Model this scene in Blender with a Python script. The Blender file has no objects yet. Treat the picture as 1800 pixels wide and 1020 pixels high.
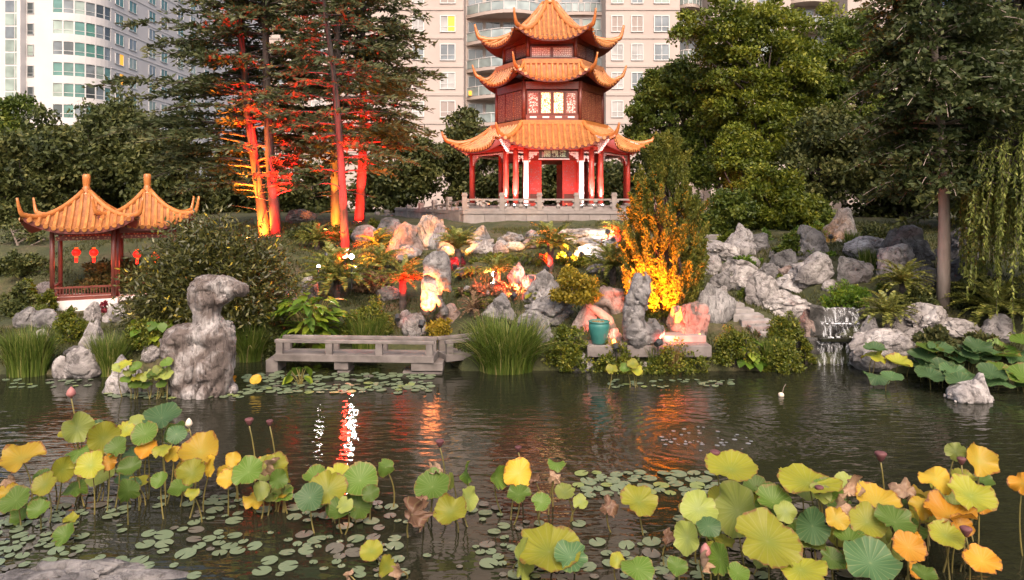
import bpy, bmesh, math, random
import numpy as np
from mathutils import Vector, Matrix, Euler

R = math.radians
scene = bpy.context.scene
col = scene.collection
rng = np.random.default_rng(11)
random.seed(5)

# ------------------------------------------------------------------ camera, world, sun, exposure
FPX, HY, CH = 1250.0, 345.0, 4.5          # focal length in photo pixels, horizon row, eye height above the pond
cam = bpy.data.cameras.new('camera'); cam.sensor_width = 36; cam.lens = 36*FPX/1800
cam.shift_y = -(510-HY)/1800; cam.clip_start = .1; cam.clip_end = 2000
camo = bpy.data.objects.new('camera', cam); col.objects.link(camo)
camo.location = (0, 0, CH); camo.rotation_euler = (R(90), 0, 0)
scene.camera = camo

SUN_EL, SUN_AZ = 48, 172                   # degrees; azimuth clockwise from +Y (172 = behind the camera, slightly right)
w = bpy.data.worlds.new('World'); scene.world = w; w.use_nodes = True
nt = w.node_tree; nt.nodes.clear()
sky = nt.nodes.new('ShaderNodeTexSky'); sky.sky_type = 'NISHITA'; sky.sun_disc = False
sky.sun_elevation = R(SUN_EL); sky.sun_rotation = R(SUN_AZ); sky.air_density = .8; sky.dust_density = 6.0; sky.ozone_density = .3
bg = nt.nodes.new('ShaderNodeBackground'); bg.inputs[1].default_value = .145
wo = nt.nodes.new('ShaderNodeOutputWorld')
nt.links.new(sky.outputs[0], bg.inputs[0]); nt.links.new(bg.outputs[0], wo.inputs[0])
sl = bpy.data.lights.new('sun', 'SUN'); sl.energy = 1.2; sl.angle = R(40); sl.color = (1, .72, .55)
so = bpy.data.objects.new('sun', sl); col.objects.link(so)
_sd = Vector((math.sin(R(SUN_AZ))*math.cos(R(SUN_EL)), math.cos(R(SUN_AZ))*math.cos(R(SUN_EL)), math.sin(R(SUN_EL))))
so.rotation_euler = _sd.to_track_quat('Z', 'Y').to_euler(); so.location = (0, -10, 30)
scene.view_settings.view_transform = 'Standard'; scene.view_settings.look = 'None'
scene.view_settings.exposure = 1.02; scene.view_settings.gamma = 1; scene.view_settings.use_curve_mapping = False
scene.render.engine = 'CYCLES'
scene.cycles.use_denoising = True
scene.cycles.max_bounces = 5; scene.cycles.diffuse_bounces = 2; scene.cycles.glossy_bounces = 2
scene.cycles.transmission_bounces = 3; scene.cycles.transparent_max_bounces = 4
scene.cycles.sample_clamp_indirect = 6

# ------------------------------------------------------------------ helpers
def P(x, y, D):                            # a point seen at photo pixel (x, y) standing D metres away
    return np.array([(x-900)*D/FPX, D, CH+(HY-y)*D/FPX])
LOC = {}
def tag(o, label=None, cat=None, group=None, kind=None):
    if label: o['label'] = label
    if cat: o['category'] = cat
    if group: o['group'] = group
    if kind: o['kind'] = kind
    return o
def thing(name, label, cat, loc=(0, 0, 0), group=None):
    o = bpy.data.objects.new(name, None); col.objects.link(o)
    o.location = [float(a) for a in loc]; o.empty_display_size = .2
    LOC[o.name] = np.array(loc, float)
    return tag(o, label, cat, group)
def mesh_np(name, V, F=None, quads=None, tint=None, smooth=False):
    """V (n,3); F list of faces or quads (m,k) array"""
    me = bpy.data.meshes.new(name)
    V = np.asarray(V, np.float32)
    if quads is not None:
        q = np.asarray(quads, np.int32); k = q.shape[1]; m = len(q)
        me.vertices.add(len(V)); me.vertices.foreach_set('co', V.ravel())
        me.loops.add(m*k); me.loops.foreach_set('vertex_index', q.ravel())
        me.polygons.add(m); me.polygons.foreach_set('loop_start', np.arange(0, m*k, k, dtype=np.int32))
        me.update(calc_edges=True)
    else:
        me.from_pydata([tuple(map(float, v)) for v in V], [], [tuple(int(i) for i in f) for f in F])
    if tint is not None:
        a = me.attributes.new('tint', 'FLOAT', 'POINT'); a.data.foreach_set('value', np.asarray(tint, np.float32))
    if smooth: me.polygons.foreach_set('use_smooth', np.ones(len(me.polygons), bool))
    me.validate(); me.update()
    return me
def link(name, me, mat=None, parent=None, loc=None, rot=None, scale=None):
    o = bpy.data.objects.new(name, me); col.objects.link(o)
    if mat is not None and me is not None and not me.materials: me.materials.append(mat)
    if parent is not None: o.parent = parent; LOC[o.name] = LOC[parent.name]
    else: LOC[o.name] = np.zeros(3)
    if loc is not None:
        o.location = [float(a) for a in loc]
        if parent is None: LOC[o.name] = np.array(loc, float)
    if rot is not None: o.rotation_euler = rot
    if scale is not None: o.scale = scale
    return o
class MB:
    """collects shapes in world space; build() makes one mesh object under its parent"""
    def __init__(s): s.V = []; s.F = []; s.n = 0
    def add(s, V, F):
        s.V.append(np.asarray(V, float)); s.F += [tuple(i+s.n for i in f) for f in F]; s.n += len(V); return s
    def box(s, c, size, rz=0, ax=None):
        hx, hy, hz = [a/2 for a in size]
        v = np.array([[x, y, z] for z in (-hz, hz) for y in (-hy, hy) for x in (-hx, hx)])
        if rz: cz, sz = math.cos(rz), math.sin(rz); v = v @ np.array([[cz, sz, 0], [-sz, cz, 0], [0, 0, 1]])
        if ax is not None: v = v @ np.asarray(ax)
        return s.add(v+np.asarray(c, float), [(0, 2, 3, 1), (4, 5, 7, 6), (0, 1, 5, 4), (2, 6, 7, 3), (0, 4, 6, 2), (1, 3, 7, 5)])
    def tube(s, pts, rad, n=8, caps=True, flat=1.0):
        pts = np.asarray(pts, float); m = len(pts)
        rad = np.full(m, rad, float) if np.isscalar(rad) else np.asarray(rad, float)
        t = np.gradient(pts, axis=0); t /= np.linalg.norm(t, axis=1)[:, None]+1e-9
        up = np.array([0, 0, 1.]) if abs(t[0][2]) < .9 else np.array([0, 1., 0])
        V = []
        for i in range(m):
            a = np.cross(up, t[i]); a /= np.linalg.norm(a)+1e-9; b = np.cross(t[i], a)
            for k in range(n):
                th = 2*math.pi*k/n; V.append(pts[i]+rad[i]*(math.cos(th)*a+math.sin(th)*b*flat))
        F = [(i*n+k, i*n+(k+1) % n, (i+1)*n+(k+1) % n, (i+1)*n+k) for i in range(m-1) for k in range(n)]
        if caps: F += [tuple(range(n-1, -1, -1)), tuple(range((m-1)*n, m*n))]
        return s.add(V, F)
    def lathe(s, c, prof, n=16, caps=True):
        V = [[c[0]+r*math.cos(2*math.pi*k/n), c[1]+r*math.sin(2*math.pi*k/n), c[2]+z] for r, z in prof for k in range(n)]
        m = len(prof)
        F = [(i*n+k, i*n+(k+1) % n, (i+1)*n+(k+1) % n, (i+1)*n+k) for i in range(m-1) for k in range(n)]
        if caps: F += [tuple(range(n-1, -1, -1)), tuple(range((m-1)*n, m*n))]
        return s.add(V, F)
    def prism(s, poly, z0, z1):
        n = len(poly)
        V = [(x, y, z0) for x, y in poly]+[(x, y, z1) for x, y in poly]
        return s.add(V, [tuple(range(n-1, -1, -1)), tuple(range(n, 2*n))]+[(k, (k+1) % n, n+(k+1) % n, n+k) for k in range(n)])
    def build(s, name, mat, parent=None, smooth=False, bevel=0):
        V = np.concatenate(s.V); off = LOC[parent.name] if parent is not None else 0
        me = mesh_np(name, V-off, F=s.F, smooth=smooth)
        o = link(name, me, mat, parent)
        if bevel:
            b = o.modifiers.new('bevel', 'BEVEL'); b.width = bevel; b.segments = 2; b.limit_method = 'ANGLE'
        return o

# ---- numpy value noise
def _h(ix, iy, iz, s):
    n = (ix*374761393+iy*668265263+iz*2147483647+s*1274126177) & 0xffffffff
    n = ((n ^ (n >> 13))*1274126177) & 0xffffffff
    return ((n ^ (n >> 16)) & 0xffff)/65535.0*2-1
def vnoise(p, seed=0):
    p = np.asarray(p, float); i = np.floor(p).astype(np.int64); f = p-i; u = f*f*(3-2*f)
    r = 0
    for dx in (0, 1):
        for dy in (0, 1):
            for dz in (0, 1):
                wgt = (u[:, 0] if dx else 1-u[:, 0])*(u[:, 1] if dy else 1-u[:, 1])*(u[:, 2] if dz else 1-u[:, 2])
                r = r+wgt*_h(i[:, 0]+dx, i[:, 1]+dy, i[:, 2]+dz, seed)
    return r
def fbm(p, seed=0, octv=4, gain=.5):
    a, r = 1.0, 0
    p = np.asarray(p, float)
    for k in range(octv): r = r+a*vnoise(p*(2**k), seed+k*17); a *= gain
    return r

# ------------------------------------------------------------------ materials
def newmat(name):
    m = bpy.data.materials.new(name); m.use_nodes = True; n = m.node_tree
    return m, n, n.nodes['Principled BSDF']
def N(n, t, **kw):
    x = n.nodes.new(t)
    for k, v in kw.items(): setattr(x, k, v)
    return x
def ramp(n, src, stops):
    r = N(n, 'ShaderNodeValToRGB'); e = r.color_ramp.elements
    while len(e) < len(stops): e.new(.5)
    for q, (p, c) in zip(e, stops): q.position = p; q.color = (*c, 1)
    n.links.new(src, r.inputs[0]); return r.outputs[0]
def coords(n, kind='Object', rnd=True, scale=(1, 1, 1)):
    tc = N(n, 'ShaderNodeTexCoord'); src = tc.outputs[kind]
    if rnd:
        oi = N(n, 'ShaderNodeObjectInfo'); mu = N(n, 'ShaderNodeVectorMath', operation='SCALE')
        cb = N(n, 'ShaderNodeCombineXYZ')
        for k in range(3): n.links.new(oi.outputs['Random'], cb.inputs[k])
        n.links.new(cb.outputs[0], mu.inputs[0]); mu.inputs['Scale'].default_value = 37.0
        ad = N(n, 'ShaderNodeVectorMath', operation='ADD')
        n.links.new(src, ad.inputs[0]); n.links.new(mu.outputs[0], ad.inputs[1]); src = ad.outputs[0]
    mp = N(n, 'ShaderNodeMapping'); mp.inputs['Scale'].default_value = scale
    n.links.new(src, mp.inputs[0]); return mp.outputs[0]
def noise(n, vec, scale, detail=5, rough=.55, dist=0):
    t = N(n, 'ShaderNodeTexNoise'); t.inputs['Scale'].default_value = scale; t.inputs['Detail'].default_value = detail
    t.inputs['Roughness'].default_value = rough; t.inputs['Distortion'].default_value = dist
    n.links.new(vec, t.inputs['Vector']); return t.outputs['Fac']
def bump(n, b, h, strength, dist=.02):
    bm = N(n, 'ShaderNodeBump'); bm.inputs['Strength'].default_value = strength; bm.inputs['Distance'].default_value = dist
    n.links.new(h, bm.inputs['Height']); n.links.new(bm.outputs[0], b.inputs['Normal']); return bm
def mixc(n, fac, a, b, mode='MIX'):
    m = N(n, 'ShaderNodeMix', data_type='RGBA', blend_type=mode)
    for s, v in ((m.inputs[0], fac), (m.inputs[6], a), (m.inputs[7], b)):
        if isinstance(v, (int, float)): s.default_value = v
        elif isinstance(v, tuple): s.default_value = (*v, 1)
        else: n.links.new(v, s)
    return m.outputs[2]
def surf(name, c1, c2, scale=3, rough=.6, bstr=.2, bscale=None, bdist=.01, spec=.5, metal=0, stretch=(1, 1, 1), lo=.3, hi=.7):
    m, n, b = newmat(name); v = coords(n, scale=stretch)
    f = noise(n, v, scale); n.links.new(ramp(n, f, [(lo, c1), (hi, c2)]), b.inputs['Base Color'])
    b.inputs['Roughness'].default_value = rough; b.inputs['Specular IOR Level'].default_value = spec; b.inputs['Metallic'].default_value = metal
    if bstr: bump(n, b, noise(n, v, bscale or scale*6, 6, .65), bstr, bdist)
    return m
def emit(name, c, s):
    m, n, b = newmat(name); b.inputs['Base Color'].default_value = (*c, 1)
    b.inputs['Emission Color'].default_value = (*c, 1); b.inputs['Emission Strength'].default_value = s; return m
def leafmat(name, stops, rough=.55, trans=.3, spec=.35, patch=None):
    m, n, b = newmat(name)
    at = N(n, 'ShaderNodeAttribute', attribute_name='tint')
    c = ramp(n, at.outputs['Fac'], stops)
    if patch:
        f = noise(n, coords(n, 'Object'), patch[0], 3)
        c = mixc(n, ramp(n, f, [(.42, (0, 0, 0)), (.66, (1, 1, 1))]), c, mixc(n, 1.0, c, patch[1], 'MULTIPLY'))
    n.links.new(c, b.inputs['Base Color'])
    b.inputs['Roughness'].default_value = rough; b.inputs['Specular IOR Level'].default_value = spec
    if trans:
        t = N(n, 'ShaderNodeBsdfTranslucent'); n.links.new(c, t.inputs['Color'])
        mx = N(n, 'ShaderNodeMixShader'); mx.inputs[0].default_value = trans
        n.links.new(b.outputs[0], mx.inputs[1]); n.links.new(t.outputs[0], mx.inputs[2])
        n.links.new(mx.outputs[0], n.nodes['Material Output'].inputs[0])
    return m
def rockmat(name, base, light, dark, streak=(1, 1, 1), wash=.5):
    m, n, b = newmat(name); v = coords(n)
    vs = coords(n, scale=streak)
    big = noise(n, v, 1.3, 7, .62, .5)
    c = ramp(n, big, [(.30, tuple(a*.6+d*.4 for a, d in zip(base, dark))), (.47, base), (.66, light)])
    st = noise(n, vs, 4.2, 9, .72, .9)
    c = mixc(n, ramp(n, st, [(.40, (1, 1, 1)), (.52, (0, 0, 0))]), c, mixc(n, .7, c, dark))
    wp = N(n, 'ShaderNodeVectorMath', operation='ADD'); nz = N(n, 'ShaderNodeTexNoise'); nz.inputs['Scale'].default_value = 2.2; nz.inputs['Detail'].default_value = 5
    n.links.new(vs, nz.inputs['Vector']); n.links.new(vs, wp.inputs[0]); n.links.new(nz.outputs['Color'], wp.inputs[1])
    vo = N(n, 'ShaderNodeTexVoronoi', feature='DISTANCE_TO_EDGE'); vo.inputs['Scale'].default_value = 1.1; n.links.new(wp.outputs[0], vo.inputs['Vector'])
    crack = ramp(n, vo.outputs['Distance'], [(.0, (1, 1, 1)), (.035, (0, 0, 0))])
    fine = noise(n, v, 26, 8, .75)
    c = mixc(n, ramp(n, fine, [(.58, (0, 0, 0)), (.75, (wash*.6,)*3)]), c, light)
    c = mixc(n, ramp(n, fine, [(.28, (.6, .6, .6)), (.42, (0, 0, 0))]), c, dark)
    n.links.new(c, b.inputs['Base Color']); b.inputs['Roughness'].default_value = .8; b.inputs['Specular IOR Level'].default_value = .3
    h = mixc(n, .45, st, fine); h = mixc(n, mixc(n, .4, (0, 0, 0), crack), h, (0, 0, 0))
    bump(n, b, h, 1.0, .07)
    return m

M = {}
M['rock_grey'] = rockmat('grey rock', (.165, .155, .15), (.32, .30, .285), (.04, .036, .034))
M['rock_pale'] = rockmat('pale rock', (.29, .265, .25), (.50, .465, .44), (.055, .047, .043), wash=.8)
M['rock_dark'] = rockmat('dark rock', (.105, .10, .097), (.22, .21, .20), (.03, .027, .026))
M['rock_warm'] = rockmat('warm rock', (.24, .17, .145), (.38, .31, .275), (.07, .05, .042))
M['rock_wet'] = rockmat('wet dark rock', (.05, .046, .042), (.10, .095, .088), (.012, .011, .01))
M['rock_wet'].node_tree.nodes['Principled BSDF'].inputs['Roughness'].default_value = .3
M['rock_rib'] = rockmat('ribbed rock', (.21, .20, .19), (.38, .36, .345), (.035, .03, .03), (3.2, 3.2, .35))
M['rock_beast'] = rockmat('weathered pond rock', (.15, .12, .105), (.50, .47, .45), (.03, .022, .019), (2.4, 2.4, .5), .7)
M['tile'] = surf('orange glazed roof tile', (.33, .115, .03), (.58, .25, .075), 3.5, .35, .3, 30, .008)
M['tile_pan'] = surf('tile pan', (.20, .07, .02), (.37, .14, .04), 5, .5, .6, 26, .012)
M['ridge'] = surf('glazed ridge', (.40, .13, .033), (.52, .20, .055), 5, .32, .2, 25, .006)
M['lacquer'] = surf('dark red lacquer', (.12, .032, .022), (.19, .052, .036), 4, .38, .1, 20, .004)
M['lacquer_dark'] = surf('brown red timber', (.10, .02, .014), (.16, .034, .022), 4, .5, .15, 20, .004)
M['red'] = surf('bright red lacquer', (.42, .045, .03), (.52, .065, .045), 4, .35, .08, 20, .003)
M['white'] = surf('white plaster', (.62, .58, .55), (.74, .70, .67), 2, .8, .15, 30, .003)
M['stone'] = surf('pale balustrade stone', (.20, .17, .157), (.31, .27, .25), 2.2, .8, .4, 22, .008)
M['stone_dark'] = surf('weathered bridge stone', (.10, .085, .077), (.22, .19, .175), 2.5, .85, .5, 25, .01)
M['step'] = surf('rough step stone', (.16, .145, .135), (.34, .31, .29), 3, .85, .7, 15, .02)
M['concrete'] = surf('beige apartment render', (.42, .35, .315), (.47, .395, .355), .35, .85, .0)
M['concrete_white'] = surf('white tower render', (.55, .52, .515), (.60, .575, .565), .35, .8, 0)
M['frame'] = surf('grey metal frame', (.26, .26, .26), (.36, .36, .36), 2, .5, 0)
M['frame_white'] = surf('white metal frame', (.55, .54, .53), (.62, .61, .60), 2, .5, 0)
M['shutter'] = surf('taupe roller blind', (.30, .25, .225), (.34, .285, .26), 3, .8, 0)
M['bark'] = surf('grey brown bark', (.032, .024, .020), (.085, .065, .055), 5, .9, .9, 18, .03, stretch=(1, 1, .25))
M['bark_pale'] = surf('pale fir bark', (.20, .155, .125), (.34, .275, .23), 5, .9, .9, 16, .03, stretch=(1, 1, .18))
M['bark_dark'] = surf('dark bark', (.045, .035, .03), (.09, .07, .055), 5, .9, .8, 18, .03)
M['soil'] = surf('leaf litter', (.05, .035, .025), (.11, .08, .06), 6, .95, .8, 40, .02)
M['teal'] = surf('teal glazed ceramic', (.03, .14, .125), (.05, .20, .17), 3, .3, .15, 30, .003)
M['metal_dark'] = surf('black lamp metal', (.02, .02, .02), (.035, .035, .035), 4, .45, 0)
M['post_green'] = surf('green painted post', (.10, .17, .14), (.13, .2, .17), 3, .6, 0)
M['blackboard'] = surf('black sign board', (.012, .016, .012), (.02, .024, .02), 3, .4, 0)
M['sign_green'] = surf('mint green sign paint', (.32, .62, .44), (.40, .70, .52), 3, .5, 0)
M['stem'] = surf('lotus stalk', (.10, .095, .025), (.22, .17, .045), 3, .6, 0)
M['pod'] = surf('lotus pod', (.07, .02, .025), (.14, .05, .05), 6, .7, .3)
M['bud'] = surf('pink lotus bud', (.26, .09, .09), (.40, .17, .15), 6, .6, 0)
M['ball'] = surf('cream float', (.6, .5, .38), (.7, .6, .48), 3, .5, 0)

def glass(name, c, rough=.08):
    m, n, b = newmat(name); v = coords(n, 'Object', True)
    f = noise(n, v, .5, 2); n.links.new(ramp(n, f, [(.35, tuple(a*.55 for a in c)), (.65, c)]), b.inputs['Base Color'])
    b.inputs['Roughness'].default_value = rough; b.inputs['Specular IOR Level'].default_value = .8; return m
M['glass_teal'] = glass('green tinted glass', (.10, .24, .21), .1)
M['glass_pale'] = glass('pale tinted glass', (.34, .42, .37), .15)
M['glass_grey'] = glass('grey glass', (.20, .23, .25), .1)
M['glass_white'] = glass('curtained glass', (.46, .44, .42), .2)
M['glass_dark'] = glass('dark glass', (.07, .085, .09), .06)
M['glass_rail'] = glass('balcony glass', (.36, .43, .42), .15)
M['curtain_orange'] = emit('lit orange curtain', (.85, .36, .03), .55)
M['lit'] = emit('lit window', (1.0, .82, .50), 2.2)
M['lampglow'] = emit('lamp lens white', (1.0, .93, .82), 60)
M['lampglow_bright'] = emit('floodlight lens', (1.0, .95, .88), 140)
M['lampglow_coral'] = emit('coral floodlight lens', (1.0, .22, .12), 110)
M['added_glow_red'] = emit('added red streak lens', (1.0, .03, .015), 160)  # lens of the added red lamp that colours the pond streak
M['added_glow_orange'] = emit('added orange streak lens', (1.0, .22, .03), 120)  # lens of the added orange lamp next to it
M['lampglow_red'] = emit('lamp lens red', (1.0, .05, .02), 25)
M['lampglow_orange'] = emit('lamp lens orange', (1.0, .45, .08), 25)
M['lantern'] = emit('glowing red lantern paper', (.75, .015, .008), .55)
M['lantern_gold'] = emit('lantern gold band', (.85, .16, .03), .45)

def lattice(name, bar, pane, scale, emission=0, thr=.10):
    m, n, b = newmat(name); v = coords(n, 'Object', False)
    vo = N(n, 'ShaderNodeTexVoronoi', feature='DISTANCE_TO_EDGE'); vo.inputs['Scale'].default_value = scale
    vo.inputs['Randomness'].default_value = .55; n.links.new(v, vo.inputs['Vector'])
    k = ramp(n, vo.outputs['Distance'], [(thr*.8, (0, 0, 0)), (thr*1.2, (1, 1, 1))])
    c = mixc(n, k, bar, pane); n.links.new(c, b.inputs['Base Color']); b.inputs['Roughness'].default_value = .5
    if emission:
        n.links.new(mixc(n, k, (0, 0, 0), pane), b.inputs['Emission Color']); b.inputs['Emission Strength'].default_value = emission
    bump(n, b, k, -.5, .02)
    return m
M['lattice_white'] = lattice('white lattice window', (.30, .07, .05), (.72, .62, .56), 9)
M['lattice_lit'] = lattice('lit lattice window', (.45, .20, .06), (1.0, .70, .30), 9, 1.5, .07)
M['lattice_dark'] = lattice('dark lattice screen', (.16, .03, .02), (.50, .26, .12), 10, 0, .22)
M['lattice_red'] = lattice('red carved door panel', (.42, .06, .045), (.30, .16, .17), 10, 0, .16)
M['fret'] = lattice('white fretwork', (.75, .68, .64), (.22, .03, .03), 9, 0, .17)
M['couplet'] = surf('white couplet board', (.70, .62, .60), (.80, .72, .70), 8, .5, 0)

# foliage
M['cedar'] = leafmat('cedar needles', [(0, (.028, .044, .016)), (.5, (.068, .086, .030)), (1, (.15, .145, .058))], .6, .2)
M['fir'] = leafmat('cypress foliage', [(0, (.018, .032, .010)), (.55, (.050, .070, .018)), (1, (.11, .115, .036))], .6, .25)
M['broad'] = leafmat('broad leaves', [(0, (0.045, 0.071, 0.007)), (.5, (0.128, 0.163, 0.014)), (1, (0.270, 0.270, 0.025))], .5, .35)
M['broad_b'] = leafmat('blue green leaves', [(0, (0.036, 0.062, 0.010)), (.5, (0.093, 0.131, 0.017)), (1, (0.203, 0.220, 0.030))], .5, .3)
M['dark'] = leafmat('dark evergreen leaves', [(0, (.024, .036, .010)), (.55, (.075, .090, .022)), (1, (.16, .155, .042))], .6, .2)
M['bush'] = leafmat('glossy shrub leaves', [(0, (0.027, 0.034, 0.009)), (.55, (0.068, 0.071, 0.015)), (.93, (0.150, 0.135, 0.030)), (1, (0.450, 0.341, 0.034))], .4, .2, .5)
M['ivy'] = leafmat('ivy leaves', [(0, (0.042, 0.064, 0.009)), (.5, (0.112, 0.135, 0.015)), (1, (0.255, 0.227, 0.025))], .5, .3)
M['lush'] = leafmat('lush plant leaves', [(0, (.05, .11, .012)), (.6, (.12, .21, .02)), (1, (.26, .32, .03))], .45, .4)
M['juniper'] = leafmat('juniper scale foliage', [(0, (0.053, 0.071, 0.010)), (.5, (0.128, 0.139, 0.017)), (1, (0.255, 0.213, 0.030))], .6, .25)
M['willow'] = leafmat('willow leaves', [(0, (.09, .12, .025)), (.5, (.21, .25, .05)), (1, (.36, .36, .09))], .5, .4)
M['reed'] = leafmat('reed blades', [(0, (.05, .09, .012)), (.55, (.12, .17, .025)), (.85, (.26, .27, .07)), (1, (.42, .34, .15))], .5, .35)
M['grass'] = leafmat('ground grass', [(0, (.026, .036, .010)), (.6, (.075, .08, .02)), (1, (.16, .13, .04))], .7, .25)
M['gold'] = leafmat('golden maple leaves', [(0, (.14, .12, .012)), (.5, (.30, .23, .02)), (1, (.45, .30, .03))], .55, .4)
M['sago'] = leafmat('sago fronds', [(0, (0.075, 0.092, 0.017)), (.5, (0.165, 0.185, 0.034)), (1, (0.330, 0.284, 0.060))], .4, .2, .5)
M['brownleaf'] = leafmat('dry fronds', [(0, (.10, .055, .03)), (.5, (.17, .10, .055)), (1, (.28, .19, .10))], .7, .2)
M['redleaf'] = leafmat('red flowers', [(0, (.16, .02, .03)), (1, (.36, .06, .08))], .6, .3)
M['needle_dry'] = leafmat('dry grass', [(0, (.22, .13, .05)), (1, (.45, .32, .14))], .7, .3)
# ================================================================== the setting
_sX = [-40, -14, -10, -8.2, -7.0, -1.9, -1.3, 1.2, 7.4, 7.7, 9.0, 9.3, 11, 14, 40]
_sD = [17.6, 17.9, 17.9, 18.1, 19.7, 19.7, 18.3, 18.35, 18.3, 19.1, 19.1, 18.2, 17.8, 17.2, 16.5]
PC_D = [0, .15, .35, .6, 2.0, 3.3, 4.4, 6.8, 8.8, 11.8, 15.3, 16.8, 26, 45, 90, 600]
PC_Z = [-.06, .30, .46, .58, 1.08, 1.47, 1.86, 2.38, 2.64, 2.92, 3.14, 3.28, 3.3, 3.2, 3.0, 3.0]
PL_Z = [-.06, .12, .20, .24, .34, .40, .44, .50, .85, 2.1, 2.9, 3.2, 3.4, 3.2, 3.0, 3.0]
def ground_z(X, D):
    X = np.asarray(X, float); D = np.asarray(D, float)
    s = np.interp(X, _sX, _sD); d = D-s
    zc = np.interp(d, PC_D, PC_Z); zl = np.interp(d, PC_D, PL_Z)
    t = np.clip((X+13.0)/4.2, 0, 1); t = t*t*(3-2*t)
    z = zl*(1-t)+zc*t
    z = np.where(d < 0, np.maximum(-.8, -.06+d*1.2), z)
    near = np.clip((3.6-D)/2.5, 0, 1)                                    # the bank the camera stands on
    z = np.where(D < 3.6, -.8+near*near*(3-2*near)*3.6, z)
    side = np.clip((np.abs(X)-24)/4, 0, 1)
    return np.where(D < 19, np.maximum(z, -.8+side*1.6), z)
def G(x, y):                                # ground point seen at a photo pixel
    D = np.arange(17.0, 60, .02); X = (x-900)*D/FPX; z = ground_z(X, D)
    py = HY+FPX*(CH-z)/D
    k = np.argmax((py <= y) & (z > -.03)); return np.array([X[k], D[k], z[k]])

gx = np.concatenate([np.linspace(-600, -60, 20), np.linspace(-55, -24, 20), np.arange(-23, 23, .25), np.linspace(24, 55, 20), np.linspace(60, 600, 20)])
gd = np.concatenate([np.linspace(-80, 2, 14), np.linspace(2.5, 15.5, 22), np.arange(16, 38, .22), np.linspace(39, 70, 24), np.linspace(75, 900, 26)])
XX, DD = np.meshgrid(gx, gd); zz = ground_z(XX, DD)
pp = np.stack([XX.ravel(), DD.ravel(), np.zeros(XX.size)], 1)
rough_mask = np.clip((DD.ravel()-17.5)/2, 0, 1)*np.clip((60-DD.ravel())/10, 0, 1)
zz = zz.ravel()+rough_mask*(.07*fbm(pp*.9, 3, 3)+.03*fbm(pp*3.1, 9, 2))
V = pp.copy(); V[:, 2] = zz
nx, nd = len(gx), len(gd); ii = np.arange(nd-1)[:, None]*nx+np.arange(nx-1)[None]
Q = np.stack([ii, ii+1, ii+nx+1, ii+nx], -1).reshape(-1, 4)
m, n, b = newmat('garden earth'); v = coords(n, 'Object', False)
f1 = noise(n, v, .8, 6, .6); f2 = noise(n, v, 7, 6, .7)
c = ramp(n, f1, [(.35, (.035, .045, .014)), (.52, (.065, .068, .022)), (.66, (.11, .082, .045))])
c = mixc(n, ramp(n, f2, [(.4, (0, 0, 0)), (.62, (.8, .8, .8))]), c, (.03, .034, .012))
n.links.new(c, b.inputs['Base Color']); b.inputs['Roughness'].default_value = .95; bump(n, b, f2, .8, .08)
g = link('ground', mesh_np('ground', V, quads=Q, smooth=True), m); tag(g, kind='structure')

# pond water: a dark reflecting sheet with small wind ripples
m, n, b = newmat('pond water')
b.inputs['Base Color'].default_value = (.016, .017, .010, 1); b.inputs['Roughness'].default_value = .015
b.inputs['IOR'].default_value = 1.45; b.inputs['Specular IOR Level'].default_value = .55
v1 = coords(n, 'Object', False, (.55, 1.5, 1)); w1 = noise(n, v1, 3.6, 1.5, .45, .25)
v2 = coords(n, 'Object', False, (.6, 1.6, 1)); w2 = noise(n, v2, 9.5, 1, .5)
ad = N(n, 'ShaderNodeMath', operation='MULTIPLY_ADD'); ad.inputs[1].default_value = .22; n.links.new(w2, ad.inputs[0]); n.links.new(w1, ad.inputs[2])
ge = N(n, 'ShaderNodeNewGeometry'); ds = N(n, 'ShaderNodeVectorMath', operation='DISTANCE'); ds.inputs[1].default_value = (P(1235, 772, 13.17)[0], 13.17, 0)
wob = N(n, 'ShaderNodeVectorMath', operation='ADD'); wn = N(n, 'ShaderNodeTexNoise'); wn.inputs['Scale'].default_value = 2.5; wsc = N(n, 'ShaderNodeVectorMath', operation='SCALE'); wsc.inputs['Scale'].default_value = .5
n.links.new(ge.outputs['Position'], wn.inputs['Vector']); n.links.new(wn.outputs['Color'], wsc.inputs[0]); n.links.new(ge.outputs['Position'], wob.inputs[0]); n.links.new(wsc.outputs[0], wob.inputs[1]); n.links.new(wob.outputs[0], ds.inputs[0])
def mth(op, a, bb):
    q = N(n, 'ShaderNodeMath', operation=op)
    for k_, v_ in enumerate((a, bb)):
        if v_ is None: continue
        if isinstance(v_, (int, float)): q.inputs[k_].default_value = v_
        else: n.links.new(v_, q.inputs[k_])
    return q.outputs[0]
dist = ds.outputs['Value']; ring = mth('MULTIPLY', mth('SINE', mth('MULTIPLY', dist, 24.0), None), mth('POWER', 2.718, mth('MULTIPLY', dist, -1.5)))
near = mth('POWER', 2.718, mth('MULTIPLY', mth('MULTIPLY', dist, dist), -1.6)); boil = mth('MULTIPLY', near, noise(n, coords(n, 'Object', False), 16, 3))
ad2 = mth('ADD', ad.outputs[0], mth('ADD', mth('MULTIPLY', ring, 2.6), mth('MULTIPLY', boil, 6.0)))
bq = bump(n, b, ad2, .26, .12)
patch = noise(n, coords(n, 'Object', False, (.5, 1, 1)), .33, 2); n.links.new(ramp(n, patch, [(.35, (.07, .07, .07)), (.62, (.22, .22, .22))]), bq.inputs['Strength'])
wx = np.linspace(-26, 26, 131); wd = np.linspace(1.5, 20.6, 91); WX, WD = np.meshgrid(wx, wd)
fx, fd = P(1235, 772, 13.17)[0], 13.17
rr = np.hypot((WX-fx), (WD-fd)); wz = .02*np.exp(-(rr/.5)**2)
ii = np.arange(90)[:, None]*131+np.arange(130)[None]
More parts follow.
